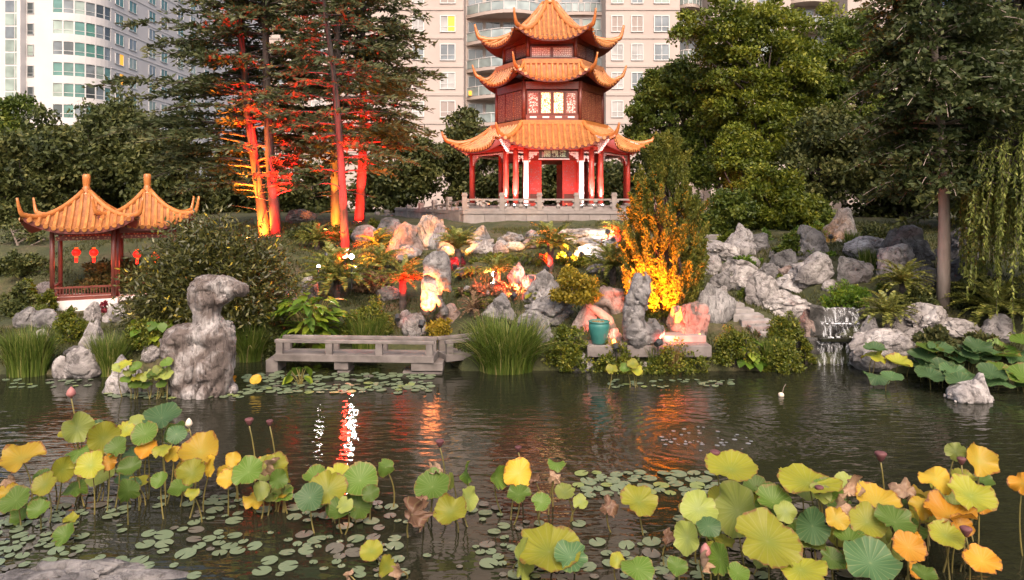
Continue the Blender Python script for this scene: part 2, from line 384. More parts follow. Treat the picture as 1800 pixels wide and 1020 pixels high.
wt = link('pond_water', mesh_np('pond_water', np.stack([WX, WD, wz], -1).reshape(-1, 3), quads=np.stack([ii, ii+1, ii+132, ii+131], -1).reshape(-1, 4), smooth=True), m)
tag(wt, kind='structure')

# ------------------------------------------------------------------ apartment buildings
def rect(mb, c, wd_, ht, ux, nrm, th):
    """a slab with centre c, width along ux, height along z, thickness along nrm"""
    mb.box(c, (wd_, th, ht), ax=np.array([ux, nrm, [0, 0, 1.]])); return mb
def window(parent, c, w_, h_, ux, nrm, fmat, gmat, div=(2, 2), blind=None):
    """window opening piece: frame proud of the wall, pane inside, sill"""
    c, ux, nrm = np.array(c, float), np.array(ux, float), np.array(nrm, float)
    f = MB(); t = .09
    for s in (-1, 1):
        rect(f, c+ux*s*(w_/2)+nrm*.04, t, h_+t, ux, nrm, .14); rect(f, c+np.array([0, 0, s*h_/2])+nrm*.04, w_+t, t, ux, nrm, .135)
    for k in range(1, div[0]): rect(f, c+ux*(-w_/2+w_*k/div[0])+nrm*.03, .06, h_, ux, nrm, .1)
    if div[1] == 2: rect(f, c+np.array([0, 0, -h_*.18])+nrm*.03, w_, .06, ux, nrm, .095)
    o = f.build('window', M[fmat], parent)
    if blind is not None:
        rect(q := MB(), c+nrm*.022, w_-.03, h_-.03, ux, nrm, .06).build('roller_blind', M['shutter'], o)
    elif gmat == 'half':
        rect(q := MB(), c-ux*w_/4+nrm*.012, w_/2, h_, ux, nrm, .05).build('pane', M['glass_white'], o)
        rect(q := MB(), c+ux*w_/4+nrm*.012, w_/2, h_, ux, nrm, .05).build('curtain', M['curtain_orange'], o)
    else:
        rect(q := MB(), c+nrm*.012, w_, h_, ux, nrm, .05).build('pane', M[gmat], o)
    return o
EX, EY = np.array([1., 0, 0]), np.array([0, -1., 0])

# -- beige apartment block behind the pagoda
BD = 75.0; k75 = BD/FPX
bl = thing('apartment_block', 'beige apartment block with curved balconies rising behind the pagoda', 'building', (7, BD, 2.8))
def bx_(x): return (x-900)*k75
def bz_(y): return CH+(HY-y)*k75
ZT = 66.0
wall = MB()
for x0, x1 in ((470, 815), (1065, 1195), (1250, 1390), (1490, 1600)):
    wall.box(((bx_(x0)+bx_(x1))/2, BD+4, (2+ZT)/2), (bx_(x1)-bx_(x0), 8, ZT-2))
for x0, x1 in ((815, 1065), (1195, 1250), (1390, 1490)):          # set-back walls behind the balconies
    wall.box(((bx_(x0)+bx_(x1))/2, BD+5.5, (2+ZT)/2), (bx_(x1)-bx_(x0), 4, ZT-2))
bw = wall.build('wall', M['concrete'], bl)
ST = 50*k75                                                        # storey height, 3 m
for fl in range(-3, 7):                                            # string courses
    y = 166-50*fl
    for x0, x1 in ((470, 815), (1065, 1195), (1250, 1390)):
        MB().box(((bx_(x0)+bx_(x1))/2, BD-.03, bz_(y)), (bx_(x1)-bx_(x0)-.02, .1, .28)).build('string_course', M['concrete'], bl)
rw = random.Random(4)
for fl in range(0, 6):
    y = 192-50*fl
    for x, wpx, hpx in ((735, 20, 26), (787, 26, 28), (1085, 20, 28), (1120, 20, 28), (1163, 26, 28), (560, 24, 28), (640, 24, 28), (500, 24, 28), (1290, 26, 28), (1345, 26, 28)):
        g_ = rw.choice(['glass_white', 'glass_white', 'glass_grey', 'glass_pale']); bld = None
        if (x, fl) in ((787, 0), (735, 1), (1085, 3), (1120, 3), (787, 4), (1085, 5)): bld = 1
        if (x, fl) == (787, 3): g_ = 'half'
        window(bl, (bx_(x), BD, bz_(y)), wpx*k75, hpx*k75, EX, EY, 'frame_white', g_, (2, 2), bld)
def bay(xc, hw, depth, flip, z_from, z_to, y0):
    """bow-fronted balconies, one per storey: slab, bowed glass rail with posts, glazing behind"""
    cx = bx_(xc); half = hw*k75
    a = np.linspace(-1, 1, 15); 
    for fl in range(z_from, z_to):
        z = bz_(y0-50*fl)
        arc = [(cx+half*t, BD+3.4-depth*math.cos(t*1.35)+depth*math.cos(1.35)-.02) for t in a]
        poly = arc+[(cx+half, BD+3.5), (cx-half, BD+3.5)]
        o = MB().prism(poly, z-.22, z+.12).build('balcony', M['concrete'], bl)
        rail = MB().tube([(x, y_+.08, z+1.15) for x, y_ in arc], .045, 6)
        for x, y_ in arc[::2]: rail.box((x, y_+.08, z+.63), (.06, .06, 1.02))
        rail.build('handrail', M['frame_white'], o)
        for i in range(0, len(arc)-1, 2):
            p, q = np.array([*arc[i], 0]), np.array([*arc[i+2], 0]); u = q-p; L = np.linalg.norm(u); u /= L; nr = np.array([u[1], -u[0], 0])
            rect(g_ := MB(), (p+q)/2+np.array([0, .1, z+.62]), L-.12, .86, u, nr, .03).build('glass_panel', M['glass_rail'], o)
        nwin = max(2, int(half*2/1.7))
        for i in range(nwin):
            x = cx-half+(i+.5)*2*half/nwin
            window(bl, (x, BD+3.5, z+1.32), 2*half/nwin-.35, 2.1, EX, EY, 'frame', rw.choice(['glass_dark', 'glass_grey', 'glass_pale', 'shut']) if False else rw.choice(['glass_dark', 'glass_grey', 'glass_grey', 'glass_pale']), (2, 1))
bay(897, 80, 3.4, 0, -1, 5, 215)
bay(1027, 39, .35, 0, -1, 5, 209)
bay(1222, 27, 2.0, 0, 2, 6, 200)
bay(1440, 50, 2.6, 0, 2, 6, 192)
MB().box((bx_(1028), BD+3.0, 12), (.2, .5, .3)).build('beam', M['concrete'], bl)
MB().box((bx_(817)+.4, BD+2.85, bz_(157)), (.35, .08, .5)).build('wall_lamp', M['curtain_orange'], bl)

# -- white tower with a rounded glazed corner, far left
TD = 100.0; k1 = TD/FPX
tw = thing('apartment_tower', 'white apartment tower with rounded green glass corner at far left', 'building', (-66, TD, 2.9))
def tx(x): return (x-900)*k1
def tz(y): return CH+(HY-y)*k1
TZ = 74.0
XS = tx(158)                                                      # side wall plane
RB = tx(158)-tx(92)                                               # radius of the rounded corner
cxb, cyb = tx(92), TD+RB
wall = MB()
wall.box(((tx(46)+tx(92))/2, TD+12, (2+TZ)/2), (tx(92)-tx(46), 24, TZ-2))
wall.box((XS-4.0, TD+RB+32, (2+TZ)/2), (8, 64, TZ-2))
wall.build('wall', M['concrete_white'], tw)
MB().box((tx(43), TD-.6, (2+TZ)/2), (.5, 1.2, TZ-2)).build('pilaster', M['concrete_white'], tw)
st = 37*k1
arcs = np.linspace(0, math.pi/2, 13)
for fl in range(-3, 9):
    zb = tz(207-37*fl)                                           # spandrel top
    pts = [(cxb+RB*math.sin(t), cyb-RB*math.cos(t)) for t in arcs]
    MB().prism(pts+[(cxb-.3, cyb)], zb-1.05, zb).build('spandrel', M['concrete_white'], tw)
    gm = MB(); fr = MB()
    bayo = None
    for i in range(0, 12, 2):
        p = np.array([cxb+(RB-.12)*math.sin(arcs[i]), cyb-(RB-.12)*math.cos(arcs[i]), 0]); q = np.array([cxb+(RB-.12)*math.sin(arcs[i+2]), cyb-(RB-.12)*math.cos(arcs[i+2]), 0])
        u = q-p; L = np.linalg.norm(u); u /= L; nr = np.array([u[1], -u[0], 0])
        window(tw, (p+q)/2+np.array([0, 0, zb+(st-1.05)/2]), L-.06, st-1.05, u, nr, 'frame_white', rw.choice(['glass_teal', 'glass_teal', 'glass_pale', 'glass_dark', 'glass_grey']), (1, 2))
    window(tw, (tx(54), TD, zb+.6), .85, 1.5, EX, EY, 'frame', rw.choice(['glass_pale', 'glass_dark']), (1, 2))
    for j, dd in enumerate((RB+2.2, RB+6.0, RB+12, RB+16, RB+22, RB+27, RB+33, RB+38)):
        gk = 'half' if (j == 0 and fl in (3, 2)) else rw.choice(['glass_teal', 'glass_teal', 'glass_grey', 'glass_pale'])
        window(tw, (XS, TD+dd, zb+.75), 2.2, 1.7, np.array([0, 1., 0]), EX, 'frame_white', gk, (2, 1))
    MB().box((XS+.02, TD+RB+22, zb-.9), (.1, 43.9, .1)).build('string_course', M['concrete_white'], tw)
# glazed stair core
core = MB().box(((tx(2)+tx(39))/2, TD+1.6, (2+TZ)/2), (tx(39)-tx(2), 2.0, TZ-2)).build('stair_core', M['frame_white'], tw)
for r_ in range(18):
    for cc_ in range(2):
        zc_ = 11+r_*1.85
        MB().box((tx(2)+(.27+cc_*.46)*(tx(39)-tx(2)), TD+.58, zc_), ((tx(39)-tx(2))*.42, .06, 1.6)).build('core_pane', M[rw.choice(['glass_pale', 'glass_pale', 'glass_pale', 'glass_grey'])], core)
MB().box((tx(-20), TD+6, (2+TZ)/2), (3.2, 8, TZ-2)).build('wall', M['concrete_white'], tw)

# ------------------------------------------------------------------ terrace with balustrade
PX, PD = 2.27, 43.0                                               # pagoda axis
FZ = 3.79                                                         # terrace floor
def hexpt(Rd, k, cx=PX, cy=PD): a = R(-120+60*k); return np.array([cx+Rd*math.cos(a), cy+Rd*math.sin(a)])
TRR = 9.3
def tpt(k): return hexpt(TRR, k)
ter = thing('stone_terrace', 'pale stone terrace wall under the pagoda balustrade', 'terrace', (PX, PD, 3.0))
MB().prism([hexpt(TRR-.22, k) for k in range(6)], 2.6, FZ-.02).build('terrace_core', M['stone_dark'], ter)
MB().prism([hexpt(TRR+.05, k) for k in range(6)], FZ-.16, FZ).build('paving', M['stone'], ter)
for k in (5, 0, 1):                                               # courses of dressed blocks on the faces in view
    p, q = tpt(k), tpt(k+1); L = np.linalg.norm(q-p); u = np.array([*(q-p)/L, 0]); nr = np.array([u[1], -u[0], 0])
    nb = 9
    for i in range(nb):
        c_ = np.array([*(p+(q-p)*(i+.5)/nb), 0])-nr*.13
        rect(b_ := MB(), c_+np.array([0, 0, FZ-.16-.31]), L/nb-.012, .60, u, nr, .24+.02*random.random()); b_.build('stone_block', M['stone'], ter, bevel=.012)
bal = thing('balustrade', 'pale stone balustrade with square posts around the pagoda terrace', 'balustrade', (PX, PD, FZ))
def balus(p, q, za, zb, nseg, last=True):
    L = np.linalg.norm(q-p); u = np.array([*(q-p)/L, 0]); nr = np.array([u[1], -u[0], 0]); rz = math.atan2(u[1], u[0])
    for i in range(nseg+1):
        t = i/nseg; c_ = np.array([*(p+(q-p)*t), za+(zb-za)*t])
        if i < nseg or last:
            MB().box(c_+[0, 0, .36], (.24, .24, .72), rz).box(c_+[0, 0, .755], (.30, .30, .07), rz).box(c_+[0, 0, .835], (.25, .25, .09), rz).build('post', M['stone'], bal, bevel=.015)
        if i < nseg:
            t2 = (i+.5)/nseg; c2 = np.array([*(p+(q-p)*t2), za+(zb-za)*t2]); sl = math.hypot(L/nseg, (zb-za)/nseg)
            d = np.array([u[0]*L, u[1]*L, zb-za]); d /= np.linalg.norm(d); upv = np.cross(nr, d)*-1
            ax = np.array([d, nr, np.cross(d, nr)])
            MB().box(c2+[0, 0, .54], (sl-.25, .13, .09), ax=ax).build('rail', M['stone'], bal)
            MB().box(c2+[0, 0, .05], (sl-.25, .18, .095), ax=ax).build('plinth', M['stone'], bal)
            for s in (-.24, .0, .24) if False else (-.46, 0, .46):
                c3 = c2+u*(s*L/nseg)*.93+[0, 0, (zb-za)/nseg*s]
                MB().lathe(c3+[0, 0, .097], [(.07, 0), (.11, .07), (.12, .13), (.055, .2), (.05, .26), (.12, .33), (.10, .395)], 8).build('baluster', M['stone'], bal)
balus(hexpt(TRR-.1, 0), hexpt(TRR-.1, 1), FZ, FZ, 5)
pL = hexpt(TRR-.1, 0); dL = (hexpt(TRR, 5)-hexpt(TRR, 0)); dL = dL/np.linalg.norm(dL)
balus(pL+dL*14.7, pL+dL*.0001, FZ-1.35, FZ-.05, 8, False)
balus(hexpt(TRR-.1, 1), hexpt(TRR-.1, 2), FZ, FZ, 5)
# sloping ramp wall under the descending rail
rmp = MB()
nrm = np.array([dL[1], -dL[0]]);  nrm = nrm if nrm[1] < 0 else -nrm
a0, a1 = pL+dL*.3, pL+dL*14.9
rv = []
for pt, zt in ((a0, FZ-.02-.05), (a1, FZ-1.37)):
    for s in (.14, -.14): rv += [(*(pt+nrm*s), 2.2), (*(pt+nrm*s), zt)]
rmp.add(rv, [(0, 4, 5, 1), (2, 3, 7, 6), (1, 5, 7, 3), (0, 1, 3, 2), (4, 6, 7, 5)]).build('ramp_wall', M['stone'], ter)

# ------------------------------------------------------------------ flared tile roofs
def flared_roof(parent, name, cx, cy, nside, rot, Re, zmid, zcor, Rt, zt, rows, tipout, tipup, row_r=.075, gexp=1.5, mats=('tile', 'tile_pan', 'ridge', 'lacquer_dark'), band=True, hip_r=.10):
    ang = [rot+2*math.pi*k/nside for k in range(nside)]
    def hp(Rd, k): return np.array([cx+Rd*math.cos(ang[k % nside]), cy+Rd*math.sin(ang[k % nside])])
    def zs(u, v):
        ze = zmid+(zcor-zmid)*np.abs(u)**2.6
        base = zt+(zmid-zt)*(1-(1-v)**gexp)
        return base+(ze-zmid)*v**2.2
    apo = math.cos(math.pi/nside)
    def pos(k, u, v):
        t = (hp(Rt, k)*(1-u)+hp(Rt, k+1)*(1+u))/2; e = (hp(Re, k)*(1-u)+hp(Re, k+1)*(1+u))/2
        mid = (hp(1, k)+hp(1, k+1))/2-np.array([cx, cy]); mid /= np.linalg.norm(mid)
        xy = t*(1-v)+e*v+mid*Re*.055*abs(u)**3*v**2
        return np.array([xy[0], xy[1], zs(u, v)])
    nu, nv = 16, 10
    root = None
    sheet = MB(); under = MB()
    for k in range(nside):
        g_ = np.array([[pos(k, -1+2*i/nu, j/nv) for i in range(nu+1)] for j in range(nv+1)]).reshape(-1, 3)
        F = [(j*(nu+1)+i, (j+1)*(nu+1)+i, (j+1)*(nu+1)+i+1, j*(nu+1)+i+1) for j in range(nv) for i in range(nu)]
        sheet.add(g_, F)
        lo = g_.copy(); lo[:, 2] -= .16; under.add(lo, [f[::-1] for f in F])
        n0 = nv*(nu+1)
        ed = np.concatenate([g_[n0:]-[0, 0, .0], lo[n0:]]); under.add(ed, [(i, i+nu+1, i+nu+2, i+1) for i in range(nu)])
    root = sheet.build(name, M[mats[1]], parent, smooth=True)
    under.build('soffit', M[mats[3]], root, smooth=True)
    hwT = Rt*math.sin(math.pi/nside); hwE = Re*math.sin(math.pi/nside)
    for k in range(nside):
        mesh_cache = None
        for r_ in range(rows):
            s = (-1+2*(r_+.5)/rows)*hwE*.97
            v0 = max(0, (abs(s)-hwT)/(hwE-hwT)) if hwE > hwT else 0
            v0 = min(v0+.01, .93)
            vs = np.linspace(v0, 1.0, 9)
            pts = [pos(k, max(-1, min(1, s/(hwT+(hwE-hwT)*v))), v)+[0, 0, row_r*.35] for v in vs]
            d = pts[-1]-pts[-2]; d /= np.linalg.norm(d)
            tb = MB().tube(pts+[pts[-1]+d*.02], [row_r]*9+[row_r], 7)
            tb.tube([pts[-1]+d*.02-[0, 0, .02], pts[-1]+d*.08-[0, 0, .02]], row_r*1.3, 9)
            tb.build('tile_row', M[mats[0]], root, smooth=False)
        # upturned hip ridge
        va = np.linspace(0, 1, 12)
        pts = [pos(k, -1, v)+[0, 0, hip_r*.6] for v in va]
        out = hp(1, k)-np.array([cx, cy])
        last = pts[-1]
        for t in np.linspace(.15, 1, 7):
            pts.append(last+np.array([out[0]*tipout*t**.75, out[1]*tipout*t**.75, tipup*t**1.7]))
        rad = [hip_r]*12+list(np.linspace(hip_r*.95, hip_r*.42, 7))
        MB().tube(pts, rad, 8, flat=1.25).build('hip_ridge', M[mats[2]], root, smooth=True)
    if band and Rt > .6:
        o = MB(); pts = [(*hp(Rt+.06, k), zt+.03) for k in range(nside)]; 
        for k in range(nside):
            p, q = np.array(pts[k]), np.array(pts[(k+1) % nside]); L = np.linalg.norm(q-p); u = (q-p)/L; nr = np.array([u[1], -u[0], 0])
            rect(bb := MB(), (p+q)/2, L, .26, u, nr, .16); bb.build('top_ridge', M[mats[2]], root)
    return root

pg = thing('pagoda', 'three tiered red pagoda with orange tiled flared roofs on the terrace', 'pagoda', (PX, PD, FZ))
ROT = R(-120)
flared_roof(pg, 'roof', PX, PD, 6, ROT, 5.75, 7.12, 7.72, 3.42, 8.62, 17, .48, .58, hip_r=.12)
flared_roof(pg, 'roof', PX, PD, 6, ROT, 4.05, 11.0, 11.62, 3.16, 12.1, 13, .42, .74, hip_r=.10)
flared_roof(pg, 'roof', PX, PD, 6, ROT, 3.95, 13.3, 13.95, .32, 16.15, 14, .38, .84, gexp=1.75, hip_r=.12)
MB().lathe((PX, PD, 16.05), [(.42, 0), (.45, .15), (.30, .25), (.33, .4), (.22, .5), (.30, .8), (.34, 1.05), (.2, 1.35), (.12, 1.5), (.02, 1.9)], 14).build('finial', M['ridge'], pg, smooth=True)
MB().prism([hexpt(5.25, k, PX, PD) for k in range(6)], FZ+.005, FZ+.14).build('plinth', M['stone'], pg)
FZ2 = FZ+.14

def storey(Rw, z0, z1, kind):
    """one closed storey: sill, corner posts, panelled faces"""
    MB().prism([hexpt(Rw+.16, k) for k in range(6)], z0-.02, z0+.12).build('sill', M['lacquer'], pg)
    MB().prism([hexpt(Rw-.16, k) for k in range(6)], z0+.12, z1).build('core_wall', M['lacquer_dark'], pg)
    for k in range(6):
        c_ = hexpt(Rw, k)
        MB().lathe((c_[0], c_[1], z0+.12), [(.12, 0), (.12, z1-z0-.12)], 10).build('corner_post', M['lacquer'], pg, smooth=True)
        p, q = hexpt(Rw, k), hexpt(Rw, k+1); L = np.linalg.norm(q-p); u = np.array([*(q-p)/L, 0]); nr = np.array([u[1], -u[0], 0])
        mid = np.array([*(p+q)/2, 0])
        hz = z1-z0
        rect(b_ := MB(), mid+[0, 0, z1-.23], L-.2, .42, u, nr, .14).build('beam', M['lacquer'], pg)
        if k == 0 and kind == 2:
            zc, hh = z0+.12+(hz-.12)*.43, 1.06
            rect(b_ := MB(), mid+[0, 0, z0+.30], L-.2, .34, u, nr, .1).build('panel', M['lacquer'], pg)
            for i in range(4):
                c4 = mid+u*((i-1.5)*L*.225)+[0, 0, z0+1.12]
                f = MB()
                for s in (-1, 1):
                    rect(f, c4+u*s*.30, .09, 1.24, u, nr, .16); rect(f, c4+np.array([0, 0, s*.62]), .68, .09, u, nr, .155)
                w_ = f.build('window', M['lacquer'], pg)
                rect(b_ := MB(), c4+nr*.0, .52, 1.14, u, nr, .08).build('lattice_pane', M['lattice_lit' if i in (1, 2) else 'lattice_white'], w_)
                rect(b_ := MB(), mid+u*((i-1.5)*L*.225)+[0, 0, z0+.31]+nr*.055, .38, .10, u, nr, .03).build('carved_plaque', M['couplet'], pg)
        elif k == 0 and kind == 3:
            for i in range(2):
                c4 = mid+u*((i-.5)*L*.45)+[0, 0, z0+.42]
                f = MB()
                for s in (-1, 1):
                    rect(f, c4+u*s*.57, .09, .62, u, nr, .16); rect(f, c4+np.array([0, 0, s*.31]), 1.2, .09, u, nr, .155)
                w_ = f.build('window', M['lacquer'], pg)
                rect(b_ := MB(), c4, 1.08, .56, u, nr, .08).build('lattice_pane', M['lattice_white'], w_)
        else:
            ns = 3 if kind == 2 else 2
            for i in range(ns):
                c4 = mid+u*((i-(ns-1)/2)*(L-.3)/ns)+[0, 0, (z0+.2+z1-.45)/2]
                rect(b_ := MB(), c4, (L-.3)/ns-.09, z1-z0-.72, u, nr, .08).build('lattice_screen', M['lattice_dark'], pg)
storey(3.18, 8.66, 11.0, 2)
storey(2.72, 12.3, 13.75, 3)

# ground floor: paired columns, beams, fretwork, open core
RC = 4.85
def column(c_, z0, z1, r_, mat='red'):
    o = MB().lathe((c_[0], c_[1], z0+.16), [(r_, 0), (r_, z1-z0-.16)], 14).build('column', M[mat], pg, smooth=True)
    MB().lathe((c_[0], c_[1], z0), [(r_*1.5, 0), (r_*1.65, .07), (r_*1.35, .16)], 14).build('column_base', M['stone_dark'], o, smooth=True)
    return o
CT = 7.12
cols = []
for k in range(6):
    c_ = hexpt(RC, k); a, b2 = hexpt(RC, k-1), hexpt(RC, k+1)
    for e in (a, b2):
        d = (e-c_)/np.linalg.norm(e-c_); column(c_+d*.36, FZ2, CT, .155)
for k in (0, 3):
    p, q = hexpt(RC, k), hexpt(RC, k+1)
    for t in (.205, .795) if k == 3 else (.19, .81):
        cpt = p+(q-p)*t; column(cpt, FZ2, CT, .155)
        if k == 0:
            MB().box((cpt[0], cpt[1]-.165, FZ2+1.35), (.25, .03, 2.3)).build('couplet_board', M['couplet'], pg)
for k in range(6):
    p, q = hexpt(RC, k), hexpt(RC, k+1); L = np.linalg.norm(q-p); u = np.array([*(q-p)/L, 0]); nr = np.array([u[1], -u[0], 0]); mid = np.array([*(p+q)/2, 0])
    rect(b_ := MB(), mid+[0, 0, CT-.02], L+.3, .18, u, nr, .2).build('beam', M['red'], pg)
    rect(b_ := MB(), mid+[0, 0, CT-.24], L+.1, .07, u, nr, .1).build('beam', M['fret'], pg)
    spans = (.075, .17) if k == 0 else (.11, .5)
    xs = [.1, .165, .215, .785, .835, .9] if k == 0 else [.1, .9]
    for i, t in enumerate(xs):                                    # carved corner brackets
        c_ = np.array([*(p+(q-p)*t), CT-.28]); sgn = 1 if (i in (0, 2, 4) if k == 0 else i == 0) else -1
        wdt = .5 if (k == 0 and i in (2, 3)) else .30 if k == 0 else .62
        prof = [(0, 0), (wdt, 0), (wdt*.95, -.1), (wdt*.62, -.13), (wdt*.55, -.26), (wdt*.28, -.29), (wdt*.22, -.46), (0, -.52)]
        vv = [c_+u*sgn*a_+np.array([0, 0, b_])+nr*s*.035 for s in (-1, 1) for a_, b_ in prof]
        n8 = len(prof)
        MB().add(vv, [tuple(range(n8)), tuple(range(2*n8-1, n8-1, -1))]+[(j, j+n8, (j+1) % n8+n8, (j+1) % n8) for j in range(n8)]).build('carved_bracket', M['fret'], pg)
    # corner strut wedge under the upturned eave
    c_ = np.array([*hexpt(RC, k), 0]); od = np.array([*(hexpt(1, k)-np.array([PX, PD])), 0])
    td = np.array([-od[1], od[0], 0])
    vv = [c_+td*s*.10+od*a_+[0, 0, zz_] for s in (-1, 1) for a_, zz_ in ((-.1, CT+.05), (.15, CT-.2), (.95, CT+.42), (-.1, CT+.72))]
    MB().add(vv, [(0, 1, 2, 3), (7, 6, 5, 4), (0, 4, 5, 1), (1, 5, 6, 2), (2, 6, 7, 3), (3, 7, 4, 0)]).build('corner_strut', M['fret'], pg)
MB().prism([hexpt(RC+.1, k) for k in range(6)], CT+.1, CT+.16).build('ceiling', M['red'], pg)
RI = 2.95
for k in range(6):
    p, q = hexpt(RI, k), hexpt(RI, k+1); L = np.linalg.norm(q-p); u = np.array([*(q-p)/L, 0]); nr = np.array([u[1], -u[0], 0]); mid = np.array([*(p+q)/2, 0])
    rect(b_ := MB(), mid+[0, 0, CT-.25], L, .7, u, nr, .14).build('lintel', M['lacquer'], pg)
    c_ = hexpt(RI, k); MB().lathe((c_[0], c_[1], FZ2), [(.14, 0), (.14, CT-FZ2)], 10).build('inner_post', M['red'], pg, smooth=True)
    if k in (0, 3):
        for s in (-1, 1):
            d_ = rect(b_ := MB(), mid+u*s*L*.33+[0, 0, FZ2+1.42], L*.26, 2.8, u, nr, .10).build('door_panel', M['red'], pg)
            rect(b_ := MB(), mid+u*s*L*.33+[0, 0, FZ2+1.75]+nr*.04, L*.19, 1.75, u, nr, .05).build('carved_panel', M['lattice_red'], d_)
            rect(b_ := MB(), mid+u*s*L*.33+[0, 0, FZ2+.45]+nr*.04, L*.19, .5, u, nr, .05).build('lower_panel', M['lacquer'], d_)
# name board above the entrance
fp = (hexpt(RC, 0)+hexpt(RC, 1))/2
sg = MB().box((fp[0], fp[1]-.24, CT-.36), (1.62, .10, .46)).build('name_board', M['blackboard'], pg)
MB().box((fp[0], fp[1]-.26, CT-.61), (1.66, .15, .04)).build('board_edge', M['couplet'], sg)
def text3d(txt, c_, size, mat, parent, name):
    cu = bpy.data.curves.new(name, 'FONT'); cu.body = txt; cu.size = size; cu.align_x = 'CENTER'; cu.align_y = 'CENTER'; cu.extrude = .008; cu.offset = .006; cu.resolution_u = 2
    t = bpy.data.objects.new('t', cu); col.objects.link(t); bpy.context.view_layer.update()
    me = bpy.data.meshes.new_from_object(t.evaluated_get(bpy.context.evaluated_depsgraph_get())); bpy.data.objects.remove(t)
    vv = np.array([v_.co[:] for v_ in me.vertices])
    if not len(vv): return None
    vv = np.stack([vv[:, 0], -vv[:, 2], vv[:, 1]], 1)+np.asarray(c_)-LOC[parent.name]
    me.vertices.foreach_set('co', vv.astype(np.float32).ravel()); me.materials.clear(); me.update()
    return link(name, me, M[mat], parent)
for i, ch in enumerate('閣觀澄'):
    text3d(ch, (fp[0]-.36+.42*i, fp[1]-.30, CT-.35), .38, 'sign_green', sg, 'character')
for i in range(2):
    MB().box((fp[0]-.63+.07*i, fp[1]-.295, CT-.36), (.02, .012, .3-.05*i)).build('side_inscription', M['couplet'], sg)

# ------------------------------------------------------------------ twin garden pavilion at the left
pv = thing('twin_pavilion', 'small twin roofed pavilion with orange tiles and red posts at left', 'pavilion', (-15.3, 25.2, .5))
PT = R(25)                                                        # the pavilion front is turned towards the pond
def pl(c_, x, y): return (c_[0]+x*math.cos(PT)-y*math.sin(PT), c_[1]+x*math.sin(PT)+y*math.cos(PT))
def pavil(c_, zoff, rows, half, ch, sides):
    cx, cy = c_
    flared_roof(pv, 'roof', cx, cy, 4, R(-135)+PT, half*math.sqrt(2), 3.36+zoff, 3.82+zoff, .14, 4.63+zoff, rows, .22, .58, row_r=.060, gexp=1.5, mats=('tile', 'tile_pan', 'ridge', 'lacquer_dark'), band=False, hip_r=.075)
    MB().lathe((cx, cy, 4.53+zoff), [(.17, 0), (.17, .06), (.10, .1), (.16, .17), (.11, .21), (.15, .27), (.10, .3), (.115, .36), (.135, .60), (.135, .72), (.10, .77), (.0, .78)], 14).build('finial', M['ridge'], pv, smooth=True)
    zf = .86
    for sx, sy in sides:
        q = pl(c_, sx*ch, sy*ch); MB().lathe((*q, zf), [(.075, 0), (.075, 2.85)], 12).build('post', M['lacquer'], pv, smooth=True)
    for s in (-1, 1):
        MB().box((*pl(c_, 0, s*ch), 3.26), (2*ch+.1, .09, .22), PT).build('beam', M['lacquer'], pv)
        MB().box((*pl(c_, s*ch, 0), 3.26), (.09, 2*ch-.1, .215), PT).build('beam', M['lacquer'], pv)
        MB().box((*pl(c_, 0, s*ch), 3.02), (2*ch-.2, .05, .14), PT).build('carved_frieze', M['lattice_dark'], pv)
A = (-15.5, 25.9); B = (-13.95, 27.2); CHF = .93
pavil(A, 0, 14, 1.62, CHF, [(-1, -1), (1, -1), (-1, 1), (1, 1)])
pavil(B, .05, 14, 1.50, CHF, [(-1, -1), (1, -1), (1, 1), (-1, 1)])
MB().box((*A, .62), (2.15, 2.15, .47), PT).build('base', M['white'], pv)
MB().box((*B, .61), (2.15, 2.15, .49), PT).build('base', M['white'], pv)
for z in (1.02, 1.30):
    MB().box((*pl(A, 0, -CHF), z), (2*CHF, .07, .06), PT).build('rail', M['lacquer'], pv)
    MB().box((*pl(B, .3, -CHF), z), (1.2, .07, .06), PT).build('rail', M['lacquer'], pv)
    MB().box((*pl(A, -CHF, 0), z), (.07, 2*CHF, .06), PT).build('rail', M['lacquer'], pv)
MB().box((*pl(A, 0, -CHF), .91), (2*CHF+.1, .09, .11), PT).build('bottom_rail', M['lacquer'], pv)
for i in range(20):
    MB().box((*pl(A, -CHF+.05+i*(2*CHF-.1)/19, -CHF), 1.16), (.025, .04, .22), PT).build('spindle', M['lacquer'], pv)

# ------------------------------------------------------------------ zigzag stone bridge
br = thing('stone_bridge', 'low grey stone footbridge with open rails at the far pond edge', 'bridge', (-4, 18.6, 0))
def span(p, q, zt, wdt, ns, posts_front=True):
    p, q = np.array(p, float), np.array(q, float); L = np.linalg.norm(q-p); u = np.array([*(q-p)/L, 0]); nr = np.array([u[1], -u[0], 0]); rz = math.atan2(u[1], u[0])
    mid = np.array([*(p+q)/2, 0])
    MB().box(mid+[0, 0, zt-.09], (L, wdt, .18), rz).build('deck_slab', M['stone_dark'], br, bevel=.012)
    for s in (1, -1):
        off = nr*s*(wdt/2-.09)
        MB().box(mid+off+[0, 0, zt+.325], (L, .15, .08), rz).build('top_rail', M['stone_dark'], br, bevel=.012)
        for i in range(ns+1):
            t = .06/L*2+(1-.12/L*2)*i/ns if True else i/ns
            c_ = np.array([*(p+(q-p)*t), 0])+off
            MB().box(c_+[0, 0, zt+.142], (.17, .13, .286), rz).build('rail_post', M['stone_dark'], br)
span((-6.05, 18.50), (-1.95, 18.25), .47, .72, 3)
span((-1.85, 18.55), (-.6, 19.2), .42, .72, 1)
for x in (-4.35, -2.15):
    MB().box((x, 18.28 if x > -3 else 18.42, .18), (.36 if x < -3 else .8, .66, .2)).build('pier_cap', M['stone_dark'], br, bevel=.015)
    MB().box((x+(.05 if x < -3 else -.12), 18.3 if x > -3 else 18.42, -.28), (.30 if x < -3 else 1.0, .60, .66)).build('pier', M['stone_dark'], br)
